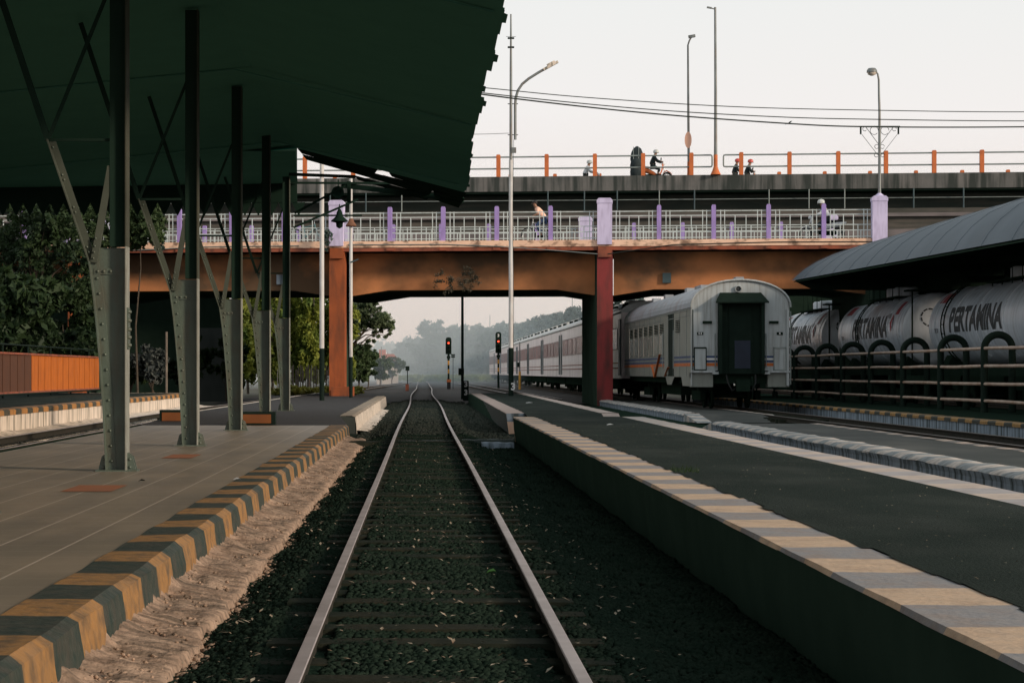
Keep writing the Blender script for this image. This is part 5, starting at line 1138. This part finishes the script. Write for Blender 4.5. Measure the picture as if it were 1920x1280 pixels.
# hazy background trees
far = [(800, 330, 607, 705, 3.6, 'tall hazy blue tree at the middle of the view, highest of the far ones'), (775, 360, 640, 705, 3.2, 'hazy tree just left of the tallest far tree'), (757, 420, 660, 705, 3.2, 'faintest far tree above the end of the left track'), (835, 340, 628, 705, 3.4, 'hazy tree right behind the left signal'),
       (868, 330, 618, 705, 3.2, 'flat topped hazy tree behind the thin black pole'), (897, 320, 618, 705, 3.2, 'hazy tree between the black pole and the right signal'), (925, 300, 614, 700, 3.0, 'hazy tree behind the right signal'), (955, 285, 606, 690, 2.7, 'grey green tree behind the tall white pole'),
       (985, 262, 603, 690, 2.2, 'bushy tree over the middle of the train'), (1008, 250, 597, 680, 2.0, 'tree over the train roof left of the dark clump'), (1034, 240, 592, 670, 2.0, 'dark green clump of a tree over the train roof'), (1058, 232, 590, 660, 1.9, 'dark tree over the train near the red pier'), (1085, 222, 585, 660, 1.8, 'tree top touching the red pier'), (1073, 215, 582, 610, .6, 'small round tree top close to the bridge')]
for i, (px, Y, yt, yb, w, lb) in enumerate(far):
    a, b_ = at(px, yt, Y), at(px, yb, Y); H1 = (a.z - b_.z) / 2; zc_ = (a.z + b_.z) / 2
    bl = blobset(a.x, Y, zc_, w, H1 * .85, 30, max(.7, w * .42), i + 200)
    bl += [(a.x + random.uniform(-.5, .5) * w * .6, Y, a.z - w * .4, w * .4, w * .4, w * .32)]
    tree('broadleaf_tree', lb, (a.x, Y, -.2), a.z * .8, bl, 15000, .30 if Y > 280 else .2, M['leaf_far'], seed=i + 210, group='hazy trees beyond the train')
V, Fc = leaves([(at(x, 0, 290).x, 290 + random.uniform(-20, 20), .35, 2.5, 6, .35) for x in range(770, 915, 9)], 9000, .3, 6)
o = nmesh('tall_grass', V, Fc, M['grass']); tag(o, 'strip of pale grass where the tracks disappear', 'grass', kind='stuff')
Y = 232
for i, (px, Y, yt, yb, w, lb) in enumerate(((1165, 175, 556, 640, 1.6, 'dark tree showing between the red pier and the coach roof'), (1195, 185, 556, 640, 1.5, 'tree just above the coach roof, right of the red pier'))):
    a, b_ = at(px, yt, Y), at(px, yb, Y)
    tree('broadleaf_tree', lb, (a.x, Y, -.2), a.z * .8, blobset(a.x, Y, (a.z + b_.z) / 2, w, (a.z - b_.z) / 2 * .8, 14, .6, i + 260), 5000, .2, M['leaf_far'], seed=i + 270)
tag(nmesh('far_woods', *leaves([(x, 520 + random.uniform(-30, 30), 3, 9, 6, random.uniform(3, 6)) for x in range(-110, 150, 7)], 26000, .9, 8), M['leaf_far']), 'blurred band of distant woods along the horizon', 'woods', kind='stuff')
# clay roofed house
t = thing('house', at(735, 706, 240), 'small house with clay red roof in the haze beyond the left track', 'house'); Y = 240
a = at(706, 700, Y); b_ = at(746, 676, Y)
MB().box(a.x, b_.x, Y, Y + 5, -.2, b_.z).build('wall', M['house_wall'], t)
MB().prism([(a.x - .2, b_.z), (b_.x + .2, b_.z), (b_.x - .5, b_.z + .75), (a.x + .6, b_.z + .75)], Y - .3, Y + 5.3).build('roof', M['house_red'], t)
MB().box(a.x + .25, a.x + 1.0, Y + 1.0, Y + 3, b_.z + .3, at(0, 655, Y).z).build('gable_room', M['house_red'], t)
for q in (.3, 1.3): MB().box(a.x + q, a.x + q + .5, Y - .02, Y - .001, .5, 1.4).build('window', M['black'], t)
# grass tuft on the right platform kerb
p = Vector((2.10, 17.6, .31)); vs = []; fs = []
for i in range(60):
    q = p + Vector((random.uniform(-.03, .16), random.uniform(-.3, .3), 0)); l = random.uniform(.02, .07); d = Vector((random.uniform(-.7, .7), random.uniform(-.7, .7), 1)).normalized() * l; n = len(vs)
    vs += [q + Vector((-.004, 0, 0)), q + Vector((.004, 0, 0)), q + d]; fs.append((n, n + 1, n + 2))
tag(MB().add(vs, fs).build('grass_tuft', M['leaf_dark']), 'little tuft of grass growing at the inner edge of the right striped kerb', 'grass tuft')
# plants rooted on the bridge face
for i, (x, y, lb) in enumerate(((298, 455, 'small weed growing from the cream bridge edge near the left columns'), (613, 450, 'weed hanging at the left side of the lilac pillar over the orange pier'), (858, 523, 'grey leafless creeper clump on the girder above the middle of the track'))):
    a = at(x, y, 85.2); big = i == 2
    bl = [(a.x + random.uniform(-.5, .5) * (1.2 if big else .25), 85.3 + (.5 if big else 0), a.z + random.uniform(-.5, .4) * (.75 if big else .6), .42 if big else .16, .15, .36 if big else .2) for _ in range(9)]
    tree('creeper' if big else 'weed', lb, (a.x, 85.35 + (.5 if big else 0), a.z - .1), .3, bl, 1500 if big else 250, .045 if big else .09, M['leaf_far'] if not big else leafmat('creeper_leaf', (.11, .10, .075), (.055, .055, .04), 3), tr=.02, seed=300 + i, cat='plant', limbs=big)
# small litter on platforms
def bit(x, y, z, m, s, lb, name='paper_scrap'):
    b = MB(); b.add([(x - s, y - s * .6, z), (x + s, y - s, z + .012), (x + s * 1.1, y + s * .7, z + .002), (x, y + s * .2, z + .02), (x - s * .9, y + s, z + .004)], [(0, 1, 3), (1, 2, 3), (2, 4, 3), (4, 0, 3)]); tag(b.build(name, m), lb, 'litter')
bit(-1.72, 19.75, .135, M['white'], .035, 'crumpled white paper scrap on the yellow and black kerb')
bit(-2.58, 19.6, .128, M['sleeper'], .03, 'dry brown leaf on the tiles right of the nearest column', 'dry_leaf')
bit(2.9, 33, .315, M['white'], .05, 'pale scrap on the far part of the right asphalt platform'); bit(3.0, 60, .27, M['white'], .10, 'flat white scrap beside the foot of the tall lamp pole')

# ------------------------------------------------------------------ people and two-wheelers
def rider(root, ox, oz, shirt, trousers, hat, sc=1.0, lean=.22, arm=(.58, 1.02), nm='person', lb='', yy=0, armup=0, legs=(.36, .62, .22, .30), long_sleeve=True):
    # local frame: x forward (heading is the sign in dirx), z up; root is a world origin + matrix
    M_, label = root, lb
    def T(x, y, z): return M_ @ Vector((ox + x * sc, yy + y * sc, oz + z * sc))
    t = thing(nm, M_ @ Vector((ox, yy, oz)), label, 'person')
    org = wloc(t)
    hip = (0, 0, 0); ch = (lean * .75, 0, .38); nk = (lean, 0, .52); hd = (lean + .05, 0, .64); ht = (lean + .06, 0, .74)
    V = [hip, ch, nk, hd, ht]; E = [(0, 1), (1, 2), (2, 3), (3, 4)]; Rr = [.13, .14, .055, .085, .075]
    kx, kz, fx, fz = legs
    hands = []
    for s in (-1, 1):
        i = len(V); V += [(ch[0], s * .17, .42), (arm[0] * .55, s * .24, .22), (arm[0], s * .22, arm[1] - .82)]; E += [(1, i), (i, i + 1), (i + 1, i + 2)]; Rr += [.06, .042, .03]; hands.append(i + 2)
        i = len(V); V += [(.04, s * .09, -.02), (kx, s * .12, kz - .72), (fx, s * .11, -.72 + fz), (fx + .16, s * .11, -.76 + fz)]; E += [(0, i), (i, i + 1), (i + 1, i + 2), (i + 2, i + 3)]; Rr += [.09, .06, .04, .035]
    sk = skinned('body', [T(*v) - org for v in V], E, [r * sc for r in Rr], M['skin'], t)
    # fingers and thumb closing round the grip
    fm = MB()
    for s in (-1, 1):
        h = (arm[0], s * .22, arm[1] - .82)
        for k in range(4):
            y = h[1] + (k - 1.5) * .018; ln = (.9, 1.0, .95, .75)[k]
            fm.tube([T(h[0] + .01, y, h[2]), T(h[0] + .05 * ln, y, h[2] + .012), T(h[0] + .065 * ln, y, h[2] - .015), T(h[0] + .045 * ln, y, h[2] - .035)], [.009 * sc] * 3 + [.007 * sc], 5)
        fm.tube([T(h[0], h[1] - s * .03, h[2]), T(h[0] + .03, h[1] - s * .045, h[2] - .015), T(h[0] + .05, h[1] - s * .04, h[2] - .03)], [.011 * sc, .01 * sc, .008 * sc], 5)
    fm.build('fingers', M['skin'], t)
    fc = MB(); fx_ = hd[0] + .085
    fc.add([T(fx_ - .01, -.015, .66), T(fx_ - .01, .015, .66), T(fx_ + .03, 0, .63), T(fx_ - .01, 0, .69)], [(0, 1, 2), (1, 3, 2), (3, 0, 2)])
    for s in (-1, 1): fc.tube([T(hd[0], s * .08, .67), T(hd[0] + .005, s * .095, .65), T(hd[0], s * .08, .62)], .012, 5)
    fc.build('face_features', M['skin'], t)
    # clothing shells
    Vs = [(0, 0, -.02), (ch[0] * .5, 0, .19), ch, (nk[0] * .95, 0, .47)]; Es = [(0, 1), (1, 2), (2, 3)]; Rs = [.15, .15, .165, .085]
    for s in (-1, 1):
        i = len(Vs); e = (arm[0] * .55, s * .24, .22); Vs += [(ch[0], s * .17, .43), e]; Es += [(2, i), (i, i + 1)]; Rs += [.08, .062]
        if long_sleeve: Vs += [(arm[0] * .92, s * .222, (arm[1] - .82) * .9 + .01)]; Es += [(i + 1, i + 2)]; Rs += [.045]
    skinned('shirt', [T(*v) - org for v in Vs], Es, [r * sc for r in Rs], shirt, t)
    Vt = [(0, 0, .0)]; Et = []; Rt = [.15]
    for s in (-1, 1):
        i = len(Vt); Vt += [(.05, s * .09, -.02), (kx, s * .12, kz - .72), (fx, s * .11, -.68 + fz)]; Et += [(0, i), (i, i + 1), (i + 1, i + 2)]; Rt += [.105, .075, .055]
    skinned('trousers', [T(*v) - org for v in Vt], Et, [r * sc for r in Rt], trousers, t)
    sh = MB()
    for s in (-1, 1): sh.tube([T(fx - .06, s * .11, -.77 + fz), T(fx + .08, s * .11, -.78 + fz), T(fx + .2, s * .11, -.79 + fz)], [.045 * sc, .048 * sc, .03 * sc], 8)
    sh.build('shoes', M['hair'], t)
    b = MB(); hel = hat is not M['hair']; R0 = .135 if hel else .105
    prof = [(R0 * .98, -.03), (R0, .03), (R0 * .9, .085), (R0 * .6, .125), (.02, .145)] if hel else [(R0 * .9, -.02), (R0, .03), (R0 * .85, .075), (R0 * .5, .10), (.01, .11)]
    n = 16; vs = []
    for r_, h_ in prof:
        for k in range(n):
            a = 6.283 * k / n; vs.append(T(hd[0] - (.0 if hel else .02) + r_ * math.cos(a) * 1.08, r_ * math.sin(a) * .92, .66 + h_))
    b.add(vs, [(i * n + k, i * n + (k + 1) % n, (i + 1) * n + (k + 1) % n, (i + 1) * n + k) for i in range(len(prof) - 1) for k in range(n)], True)
    b.build('helmet' if hel else 'hair', hat, t)
    if hel: MB().add([T(hd[0] + .10, -.11, .66), T(hd[0] + .10, .11, .66), T(hd[0] + .15, .07, .59), T(hd[0] + .15, -.07, .59)], [(0, 1, 2, 3)]).build('visor', M['blackgloss'], t)
    return t
def frame_at(xf, u, v, z, d):      # d=+1 heading right
    P = Vector(xf(u, v, z)); ang = TH + (0 if d > 0 else math.pi)
    return Matrix.Translation(P) @ Matrix.Rotation(ang, 4, 'Z')
def wheel(Mx, x, r, rt, parent, spokes=True, rimm=None):
    c_ = Mx @ Vector((x, 0, r)); org = wloc(parent)
    w = MB(); n = 26; w.tube([Mx @ Vector((x + (r - rt) * math.cos(a), 0, r + (r - rt) * math.sin(a))) for a in frange(0, 6.2832, n)], rt, 7, False); o = w.build('wheel', M['tyre'], parent)
    s = MB(); s.tube([Mx @ Vector((x + (r - rt * 2.1) * math.cos(a), 0, r + (r - rt * 2.1) * math.sin(a))) for a in frange(0, 6.2832, n)], .012, 5, False)
    for k in range(12 if spokes else 5):
        a = 6.283 * k / (12 if spokes else 5); s.tube([Mx @ Vector((x, 0, r)), Mx @ Vector((x + (r - rt * 2) * math.cos(a), 0, r + (r - rt * 2) * math.sin(a)))], .004 if spokes else .018, 4)
    s.build('rim', rimm or M['chrome'], o)
def bicycle(Mx, lb, m, r=.31, name='bicycle'):
    t = thing(name, Mx @ Vector((0, 0, 0)), lb, 'bicycle'); T = lambda x, y, z: Mx @ Vector((x, y, z))
    wheel(Mx, -.5, r, .022, t); wheel(Mx, .52, r, .022, t)
    b = MB()
    for (p, q, w) in (((-.12, 0, .80), (-.02, 0, .30), .02), ((-.02, 0, .30), (.36, 0, .72), .024), ((-.10, 0, .70), (.34, 0, .80), .02), ((.34, 0, .86), (.38, 0, .66), .022)): b.tube([T(*p), T(*q)], w, 8)
    for s in (-.05, .05):
        b.tube([T(.38, s * .6, .68), T(.52, s, r)], .014, 6); b.tube([T(-.02, s * .4, .30), T(-.5, s, r)], .011, 6); b.tube([T(-.10, s * .4, .70), T(-.5, s, r)], .010, 6)
    b.build('frame', m, t)
    MB().tube([T(.34, 0, .86), T(.34, 0, .98), T(.40, 0, 1.0)], .014, 6).tube([T(.42, -.24, 1.02), T(.40, 0, 1.0), T(.42, .24, 1.02)], .013, 6).build('handlebar', M['chrome'], t)
    MB().tube([T(-.26, 0, .87), T(-.14, 0, .885), T(.0, 0, .88)], [.06, .045, .015], 8).build('saddle', M['tyre'], t)
    MB().tube([T(-.02, -.07, .30), T(.10, -.07, .18)], .012, 5).tube([T(-.02, .07, .30), T(-.14, .07, .42)], .012, 5).box(0, 0, 0, 0, 0, 0).build('crank', M['chrome'], t) if False else MB().tube([T(-.02, -.07, .30), T(.10, -.07, .18)], .012, 5).tube([T(-.02, .07, .30), T(-.14, .07, .42)], .012, 5).build('crank', M['chrome'], t)
    return t
def scooter(Mx, lb, m, box=None, name='motor_scooter'):
    t = thing(name, Mx @ Vector((0, 0, 0)), lb, 'motorcycle'); T = lambda x, y, z: Mx @ Vector((x, y, z))
    wheel(Mx, -.62, .27, .05, t, False); wheel(Mx, .64, .27, .045, t, False)
    def hull(name, secs, mm):
        b = MB(); n = 10; vs = []
        for (x, z, w, h) in secs:
            for k in range(n): a = 6.283 * k / n; vs.append(T(x, w * math.cos(a), z + h * math.sin(a)))
        b.add(vs, [(i * n + k, i * n + (k + 1) % n, (i + 1) * n + (k + 1) % n, (i + 1) * n + k) for i in range(len(secs) - 1) for k in range(n)], True); b.add(vs[:n], [tuple(range(n))]); b.add(vs[-n:], [tuple(range(n))]); return b.build(name, mm, t)
    hull('tail_fairing', [(-.95, .72, .03, .03), (-.7, .66, .11, .10), (-.3, .60, .13, .14), (.0, .45, .10, .12), (.2, .35, .06, .06)], m)
    hull('seat', [(-.85, .80, .08, .03), (-.4, .78, .13, .05), (.02, .74, .10, .05), (.14, .72, .04, .03)], M['tyre'])
    hull('engine', [(-.55, .32, .08, .09), (-.2, .33, .11, .12), (.15, .34, .09, .09)], M['frame_dark'])
    b = MB(); n = 8; vs = []
    for (x, z, w) in ((.22, .32, .14), (.34, .55, .19), (.40, .78, .16), (.42, .95, .10)):
        for k in range(n): q = -1 + 2 * k / (n - 1); vs.append(T(x + .07 * (1 - q * q), w * q, z))
    b.add(vs, [(i * n + k, i * n + k + 1, (i + 1) * n + k + 1, (i + 1) * n + k) for i in range(3) for k in range(n - 1)], True); b.build('leg_shield', m, t)
    hull('front_mudguard', [(.45, .50, .05, .02), (.62, .60, .06, .03), (.82, .50, .05, .02), (.9, .40, .03, .02)], m)
    MB().tube([T(.42, 0, .95), T(.52, .0, .6), T(.64, .06, .27)], .022, 6).tube([T(.52, 0, .6), T(.64, -.06, .27)], .022, 6).build('fork', M['chrome'], t)
    MB().tube([T(.30, -.33, 1.0), T(.40, -.15, 1.02), T(.42, 0, 1.0), T(.40, .15, 1.02), T(.30, .33, 1.0)], .018, 6).build('handlebar', M['tyre'], t)
    MB().lathe(T(.46, 0, .93), [(.02, -.08), (.08, -.05), (.09, .02), (.05, .07)], 12).build('headlight', M['wshirt'], t)
    mm = MB()
    for s in (-1, 1): mm.tube([T(.38, s * .2, 1.02), T(.36, s * .27, 1.15)], .008, 5); mm.tube([T(.355, s * .24, 1.18), T(.355, s * .31, 1.18)], .035, 8)
    mm.build('mirror', M['tyre'], t)
    MB().tube([T(-.2, -.16, .28), T(-.9, -.17, .36)], [.035, .05], 8).build('exhaust', M['chrome'], t)
    return t
DZ = 6.36
# cyclist on the road bridge, heading left
Fm = frame_at(B1, 4.72, 1.1, DZ, -1)
bicycle(Fm, 'white framed bicycle ridden by the person in the peach shirt', M['bikewhite'])
rider(Fm, -.16, .93, M['peach'], M['denim'], M['hair'], 1.0, .40, (.56, .91), lb='person in peach shirt and blue jeans bent over a bicycle on the bridge', legs=(.36, .50, .14, .10), long_sleeve=False)
# second bicycle at the left part of the bridge
Fm = frame_at(B1, -4.95, 1.6, DZ, 1)
bicycle(Fm, 'teal framed bicycle standing behind the railing left of the lilac pillar', M['teal_frame'], .34)
# scooter on road bridge, heading left
Fm = frame_at(B1, 15.9, 1.1, DZ, -1)
scooter(Fm, 'dark scooter with pale shield passing the violet posts at right', M['bikewhite'])
rider(Fm, -.25, .86, M['wshirt'], M['djacket'], M['helmet_white'], 1.0, .24, (.56, 1.0), lb='person in white jacket and white helmet riding along the lower bridge', legs=(.42, .52, .30, .32))
# flyover traffic
RZ = 10.13
Fm = frame_at(B2, u2(1095, 3.0), 3.0, RZ, 1)
scooter(Fm, 'scooter almost hidden by the flyover parapet under the white shirted rider', M['orange_post'])
rider(Fm, -.25, .86, M['wshirt'], M['djacket'], M['helmet_white'], 1.0, .22, (.56, 1.0), lb='person in white shirt and pale helmet behind the flyover parapet', legs=(.42, .52, .30, .32))
Fm = frame_at(B2, u2(1222, 1.6), 1.6, RZ + .35, 1)
scooter(Fm, 'loaded motorcycle with orange front on the flyover', M['orange_post'])
rider(Fm, -.12, .86, M['djacket'], M['djacket'], M['helmet_white'], 1.0, .18, (.52, 1.0), lb='person in dark jacket and pale helmet riding in front of a tall stacked load', legs=(.42, .52, .30, .32))
p = Fm @ Vector((-.85, 0, 0))
t = thing('cargo_stack', Fm @ Vector((-.8, 0, .8)), 'tall dark bundle stacked on the back of the loaded motorcycle', 'cargo')
b = MB(); Mx = Fm

for (xc, yc, sc_, top) in ((-.88, -.26, .30, 1.25), (-.86, .26, .31, 1.2), (-.84, .0, .33, 1.82)):
    b.tube([Mx @ Vector((xc + .02 * math.sin(9 * q), yc, .08 + (top - .08) * q)) for q in (0, .08, .25, .45, .5, .62, .8, .93, 1)], [sc_ * k_ for k_ in (.35, .8, 1, .92, .78, .95, .9, .62, .15)], 12)
b.build('bundle', M['djacket'], t)
b = MB()
for x in (-1.0, -.75): b.tube([Mx @ Vector((x, -.43, .1)), Mx @ Vector((x, -.37, 1.3)), Mx @ Vector((x, -.2, 1.77)), Mx @ Vector((x, .2, 1.77))], .015, 5)
b.build('strap', M['pipe'], t)
Fm = frame_at(B2, u2(1388, 3.4), 3.4, RZ, 1)
scooter(Fm, 'scooter carrying the two people in red helmets on the flyover', M['orange_post'])
rider(Fm, .02, .86, M['djacket'], M['djacket'], M['helmet_red'], 1.0, .18, (.40, 1.0), lb='front one of two people in dark jackets and red helmets on the flyover', legs=(.40, .52, .30, .32))
rider(Fm, -.58, .90, M['djacket'], M['djacket'], M['helmet_red'], 1.0, .14, (.36, 1.0), lb='rear one of two people in red helmets, left of the orange post', legs=(.40, .52, .30, .32))

# ------------------------------------------------------------------ haze, sky, sun, camera
hz = MB().box(-200, 200, 172, 470, -.28, 22).build('haze', bpy.data.materials.new('haze')); hz['kind'] = 'structure'
hm = hz.data.materials[0]; hm.use_nodes = True; nt = hm.node_tree; nt.nodes.clear()
vo = _n(nt, 'ShaderNodeVolumeScatter'); vo.inputs['Color'].default_value = (.74, .90, 1, 1); vo.inputs['Density'].default_value = .0052; vo.inputs['Anisotropy'].default_value = .0
ou = _n(nt, 'ShaderNodeOutputMaterial'); nt.links.new(vo.outputs[0], ou.inputs['Volume'])

sun_dir = Vector((.80, -.50, .30)).normalized()       # toward the sun: low, from the right and a little behind
el = math.asin(sun_dir.z); az = math.atan2(sun_dir.x, sun_dir.y)
w = bpy.data.worlds.new('World'); scene.world = w; w.use_nodes = True; nt = w.node_tree; nt.nodes.clear()
sky = _n(nt, 'ShaderNodeTexSky', sky_type='NISHITA'); sky.sun_disc = False; sky.sun_elevation = el; sky.sun_rotation = az; sky.air_density = 1.0; sky.dust_density = 4.0; sky.ozone_density = 1.0
hs = _n(nt, 'ShaderNodeHueSaturation'); hs.inputs['Saturation'].default_value = .18; nt.links.new(sky.outputs[0], hs.inputs['Color'])
# thin high cloud veil: an even pale layer, faintly pink toward the horizon
geo = _n(nt, 'ShaderNodeTexCoord'); sx = _n(nt, 'ShaderNodeSeparateXYZ'); nt.links.new(geo.outputs['Generated'], sx.inputs[0])
rp = _n(nt, 'ShaderNodeValToRGB'); nt.links.new(sx.outputs[2], rp.inputs[0])
rp.color_ramp.elements[0].position = 0.0; rp.color_ramp.elements[0].color = (9.8, 8.8, 8.5, 1)
rp.color_ramp.elements[1].position = .17; rp.color_ramp.elements[1].color = (9.1, 9.15, 9.0, 1)
e = rp.color_ramp.elements.new(.07); e.color = (9.9, 9.2, 8.95, 1)
e = rp.color_ramp.elements.new(.9); e.color = (5.4, 6.0, 6.3, 1)
mx = _n(nt, 'ShaderNodeMix', data_type='RGBA'); mx.inputs[0].default_value = .93; nt.links.new(hs.outputs[0], mx.inputs[6]); nt.links.new(rp.outputs[0], mx.inputs[7])
bg = _n(nt, 'ShaderNodeBackground'); bg.inputs['Strength'].default_value = .10; nt.links.new(mx.outputs[2], bg.inputs['Color'])
ou = _n(nt, 'ShaderNodeOutputWorld'); nt.links.new(bg.outputs[0], ou.inputs['Surface'])
ld = bpy.data.lights.new('sun', 'SUN'); ld.energy = 3.2; ld.angle = R(7); ld.color = (1, .80, .62)
lo = bpy.data.objects.new('sun', ld); COL.objects.link(lo); lo.rotation_euler = sun_dir.to_track_quat('Z', 'Y').to_euler()
cd = bpy.data.cameras.new('camera'); co = bpy.data.objects.new('camera', cd); COL.objects.link(co); scene.camera = co
co.location = (0, 0, CZ); co.rotation_euler = (R(90), 0, 0); cd.sensor_width = 36; cd.lens = F / 1920 * 36
cd.shift_x = (960 - CX) / 1920; cd.shift_y = (CY - 640) / 1920; cd.clip_start = .1; cd.clip_end = 8000
scene.view_settings.view_transform = 'Standard'; scene.view_settings.look = 'None'; scene.view_settings.exposure = 0; scene.view_settings.gamma = 1
scene.cycles.max_bounces = 6; scene.cycles.volume_bounces = 3
scene.cycles.use_denoising = True
